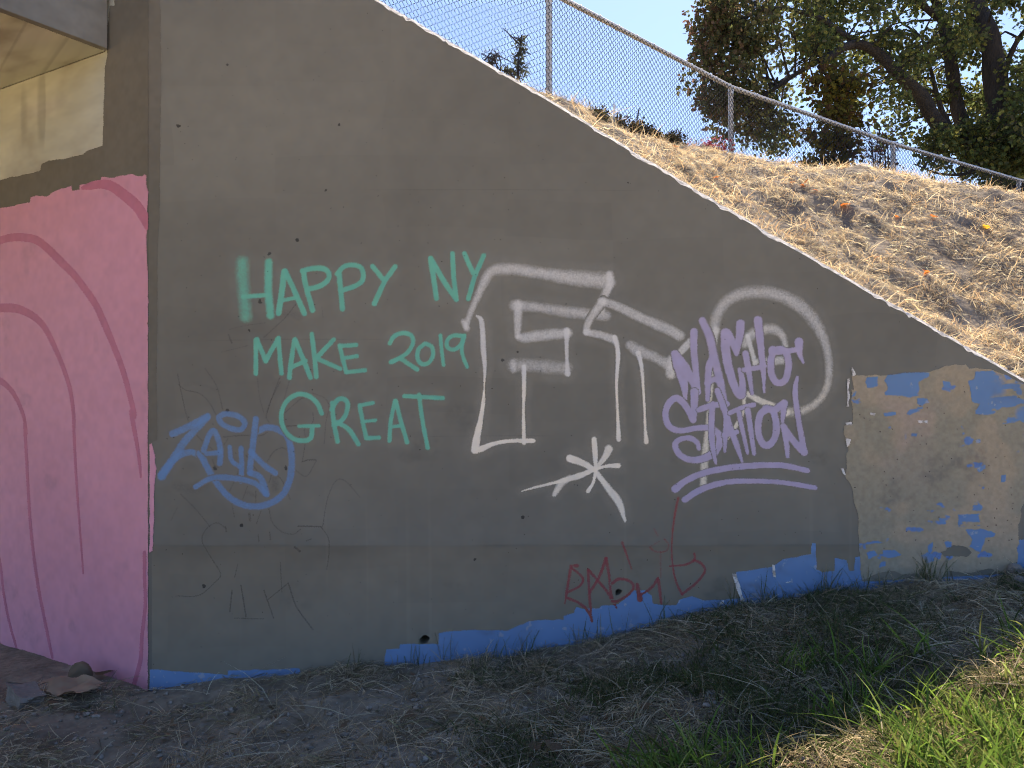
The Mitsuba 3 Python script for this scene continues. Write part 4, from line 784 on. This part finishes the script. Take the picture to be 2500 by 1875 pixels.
rng = np.random.default_rng(77)
limbsA = [
    [(9.45, 15.0, 3.9), at(2462, 400, 15), at(2436, 244, 15), at(2418, 102, 15.1), at(2381, 0, 15.2), at(2345, -110, 15.4)],
    [at(2452, 372, 15.1), at(2400, 350, 15.4), at(2345, 290, 15.6), at(2323, 163, 15.6), at(2305, 68, 15.7), at(2280, -10, 15.8), at(2235, -130, 16)],
    [at(2420, 360, 15.2), at(2330, 340, 15.0), at(2278, 287, 14.8), at(2247, 230, 14.7), at(2198, 186, 14.6), at(2139, 127, 14.5), at(2090, 108, 14.4), at(2041, 128, 14.3), at(2000, 165, 14.2)],
    [at(2120, 118, 14.45), at(2060, 85, 14.5), at(1990, 40, 14.6), at(1880, 20, 14.6), at(1790, 60, 14.6)],
    [at(2330, 330, 15.1), at(2296, 260, 15.2), at(2274, 176, 15.3), at(2250, 90, 15.4)],
    [at(2060, 115, 14.4), at(1960, 170, 14.2), at(1850, 240, 14.2), at(1760, 260, 14.2)],
    [at(2300, 50, 15.8), at(2180, -30, 15.4), at(2000, -60, 15.2), at(1870, -50, 15)],
    [at(2345, -110, 15.4), (8.6, 15.8, 11.6), (10.2, 16.1, 13.0), (11.6, 16.3, 13.6)],
    [at(2440, 200, 15.2), at(2490, 90, 15), at(2560, 30, 14.8)],
    [at(2455, 380, 15.1), at(2380, 420, 14.6), at(2300, 425, 14.3), at(2230, 400, 14.2)],
    [at(2460, 330, 15.2), at(2540, 260, 15.6), at(2640, 180, 16)],
]
limbrA = [(.30, .10), (.20, .07), (.19, .06), (.08, .025), (.07, .025), (.06, .02), (.08, .03), (.11, .05), (.07, .03), (.045, .012), (.10, .04)]
bark_ms = [tube(smooth_path(l, 26), np.linspace(r[0], r[1], 26) * (1 + 0.06 * np.sin(np.arange(26) * 1.7)) * (0.85 if r[0] < 0.25 else 1), 12) for l, r in zip(limbsA, limbrA)]
put('shade_tree__trunk', bark_ms[0], 'bark', smooth=True)
for bm in bark_ms[1:]: put('shade_tree__limb', bm, 'bark', smooth=True)
poly = sg.Polygon([(1850, -120), (1712, -60), (1705, 30), (1712, 120), (1702, 215), (1745, 300), (1830, 330), (1890, 365), (1930, 330), (1960, 295), (2150, 290), (2175, 345), (2205, 385), (2270, 375), (2290, 415), (2380, 430), (2580, 480), (2640, 100), (2600, -100), (2450, -170), (2200, -175), (2000, -150)])
voids = [((2465, 75), 42), ((2365, 205), 24), ((2250, 330), 26), ((2075, 50), 18), ((2300, 385), 22), ((1960, 285), 30), ((2490, 40), 30), ((2120, 255), 24), ((1925, 215), 16)]
stem_px = [np.array([((p[0] / p[1]) * 1962 + 1250, 937.5 - (p[2] - EYE) / p[1] * 1962) for p in smooth_path(np.asarray([np.asarray(z) for z in limbsA[k]]), 40)]) for k in (0, 1, 2)]
cl, rd = [], []
while len(cl) < 390:
    q = (rng.uniform(1690, 2650), rng.uniform(-180, 480))
    if not poly.contains(sg.Point(q)) or any(math.hypot(q[0] - v[0], q[1] - v[1]) < r + 18 for v, r in voids): continue
    
    d = rng.uniform(13.4, 17.2)
    if q[0] < 1850: d = rng.uniform(13.4, 15.4)
    if q[1] < -30: d = rng.uniform(14.6, 17.0)
    if min(np.min(np.hypot(*(tl - q).T)) for tl in stem_px) < 30: d = rng.uniform(15.6, 17.2)      # the stems stand clear in front of the leaves
    cl.append(at(q[0], q[1], d)); rd.append(rng.uniform(0.26, 0.48))
for _ in range(38):                                   # low skirt of leaves over the crest at the right
    cl.append(at(rng.uniform(2262, 2520), rng.uniform(290, 440), rng.uniform(14.0, 15.2))); rd.append(rng.uniform(0.28, 0.45))
for _ in range(110):
    q = rng.normal(size=3); q *= rng.uniform(0.3, 1) ** 0.5 / np.linalg.norm(q)
    cl.append(np.array([12.0, 16.4, 12.4]) + q * [2.2, 2.2, 2.4]); rd.append(rng.uniform(0.35, 0.55))
def colA(p, rng):
    n = len(p)
    t = np.clip((p[:, 0] / p[:, 1] * 1962 + 1250 - 1690) / 330, 0, 1)[:, None] * rng.uniform(0.6, 1.3, (n, 1))
    brown = np.array([(0.09, 0.085, 0.045), (0.12, 0.075, 0.055), (0.075, 0.085, 0.04)])[rng.integers(0, 3, n)]
    green = np.array([(0.080, 0.108, 0.04), (0.105, 0.135, 0.042), (0.065, 0.09, 0.04), (0.18, 0.185, 0.055), (0.09, 0.10, 0.05)])[rng.integers(0, 5, n)]
    t = np.clip(t, 0, 1)
    return (brown * (1 - t) + green * t) * rng.uniform(0.85, 1.75, (n, 1))
m, c, tw = crown(cl, rd, 104, 0.086, rng, colA, limbsA)
put('shade_tree__crown', m, 'leaf', color=c)
put('shade_tree__twigs', tw, 'bark')
labels['shade_tree__twigs'] = {'kind': 'stuff'}
labels['shade_tree__crown'] = {'kind': 'stuff'}
tag('shade_tree', 'large spreading tree with dark trunk and leaves browning at its left', 'tree')

def shrub(key, label, catname, stems, clusters, radii, per, size, colors, seed, stem_r=0.02, lobes=False, group=None):
    rng = np.random.default_rng(seed)
    key = name(key)
    put(key + '__stem', cat([tube(smooth_path(s, 12), np.linspace(stem_r, stem_r * 0.4, 12), 6) for s in stems]), 'bark', smooth=True)
    pf = lambda p, r: np.asarray(colors)[r.integers(0, len(colors), len(p))] * r.uniform(0.7, 1.3, (len(p), 1))
    m, c, tw = crown(clusters, radii, per, size, rng, pf, stems, lobes, twig_r=0.006)
    put(key + '__foliage', m, 'leaf', color=c)
    put(key + '__twigs', tw, 'bark')
    labels[key + '__twigs'] = {'kind': 'stuff'}; labels[key + '__foliage'] = {'kind': 'stuff'}
    tag(key, label, catname, group)

R = np.random.default_rng(8)
yc = [at(R.uniform(1985, 2115), R.uniform(170, 345), R.uniform(12.9, 13.8)) for _ in range(46)] + [at(R.uniform(1950, 2075), R.uniform(330, 420), R.uniform(12.9, 13.6)) for _ in range(26)]
shrub('young_tree', 'slim young tree with yellow-green leaves just behind the fence', 'tree', [[at(2036, 470, 13.3), at(2034, 400, 13.3), at(2042, 320, 13.3), at(2050, 200, 13.3)], [at(2066, 470, 13.3), at(2060, 380, 13.3), at(2058, 310, 13.35), at(2075, 210, 13.4)]],
      yc, R.uniform(.16, .3, len(yc)), 34, 0.085, [(0.13, 0.12, 0.03), (0.20, 0.16, 0.03), (0.08, 0.08, 0.03), (0.12, 0.075, 0.04)], 3, 0.035, True)
tc = [at(R.uniform(2110, 2185), R.uniform(320, 430), R.uniform(12.8, 13.4)) for _ in range(34)]
shrub('twiggy_bush', 'sparse twiggy bush with few brown leaves left of a fence post', 'bush', [[at(2130 + 9 * k, 470, 13.1), at(2130 + 10 * k + R.normal(0, 6), 390, 13.1), at(2122 + 13 * k + R.normal(0, 8), 300 + 8 * k, 13.1)] for k in range(6)],
      tc, R.uniform(.12, .22, len(tc)), 12, 0.06, [(0.13, 0.085, 0.05), (0.10, 0.08, 0.04), (0.16, 0.07, 0.05)], 4, 0.014)
sc = [at(1269 + R.normal(0, 6), yy, 9.3) for yy in np.linspace(95, 185, 20)] + [at(1240 + R.normal(0, 10), 175 + R.normal(0, 8), 9.3) for _ in range(6)]
shrub('sapling', 'small upright olive-leaved sapling behind the fence, left of a post', 'bush', [[at(1262, 215, 9.3), at(1266, 150, 9.3), at(1271, 95, 9.3)], [at(1264, 205, 9.3), at(1250, 185, 9.3), at(1236, 168, 9.3)]],
      sc, R.uniform(.03, .07, len(sc)), 15, 0.045, [(0.09, 0.10, 0.05), (0.13, 0.13, 0.06), (0.07, 0.08, 0.05)], 5, 0.016)
wc = [at(1205 + R.normal(0, 13), 143 + R.normal(0, 9), 9.0) for _ in range(12)]
shrub('weed_spray', 'thin wiry weed rising behind the wall edge, leftmost of the plants', 'plant', [[at(1222, 175, 9.0), at(1208, 150, 9.0), at(1196, 128, 9.0)], [at(1222, 175, 9.0), at(1222, 150, 9.0), at(1216, 130, 9.0)]],
      wc, R.uniform(.03, .07, len(wc)), 14, 0.035, [(0.08, 0.08, 0.06), (0.10, 0.09, 0.06)], 6, 0.008)
rc = [at(1738 + R.normal(0, 26), 372 + R.normal(0, 10), 9.9) for _ in range(44)]
shrub('red_bush', 'low red-leaved bush on the crest beside a fence post', 'bush', [[at(1740 + 9 * k, 405, 9.9), at(1738 + 16 * k, 375, 9.9), at(1737 + 19 * k, 352, 9.9)] for k in (-2, -1, 0, 1, 2)],
      rc, R.uniform(.05, .10, len(rc)), 24, 0.04, [(0.36, 0.05, 0.09), (0.28, 0.05, 0.07), (0.42, 0.12, 0.10)], 7, 0.006)
for cx_, cy_, w_, h_, d_, lab in [(1640, 345, 15, 12, 9.2, 'small round dark bush on the crest, nearest the red bush'), (1552, 318, 20, 13, 8.7, 'dark low bush on the crest, middle of the row by the white stake'),
                              (1592, 338, 13, 9, 9.0, 'dark low bush on the crest, between the round bush and the stake bush'), (1456, 286, 16, 9, 8.2, 'dark low bush on the crest, nearest the sloping wall edge'), (1502, 306, 18, 10, 8.5, 'dark brownish bush on the crest below the white stake')]:
    dc = [at(cx_ + R.normal(0, w_ * .55), cy_ + R.normal(0, h_ * .5), d_ + R.normal(0, .12)) for _ in range(26)]
    shrub('dark_bush', lab, 'bush', [[at(cx_ + k * 4, cy_ + 22, d_), at(cx_ + k * 7, cy_ + 4, d_), at(cx_ + k * 9, cy_ - h_ * .5, d_)] for k in (-1, 0, 1)], dc, R.uniform(.06, .10, 26), 40, 0.036, [(0.035, 0.04, 0.02), (0.055, 0.05, 0.025), (0.08, 0.055, 0.03)], int(cx_), 0.008)
a, b = at(1498, 300, 8.35), at(1500, 252, 8.35)
st = tube(np.array([a - [0, 0, .3], b - (b - a) * .08, b]), [0.011, 0.011, 0.004], 8)
put('marker_stake', st, 'white_plastic', smooth=40)
tag('marker_stake', 'thin white marker stake standing on the crest behind the fence', 'stake')
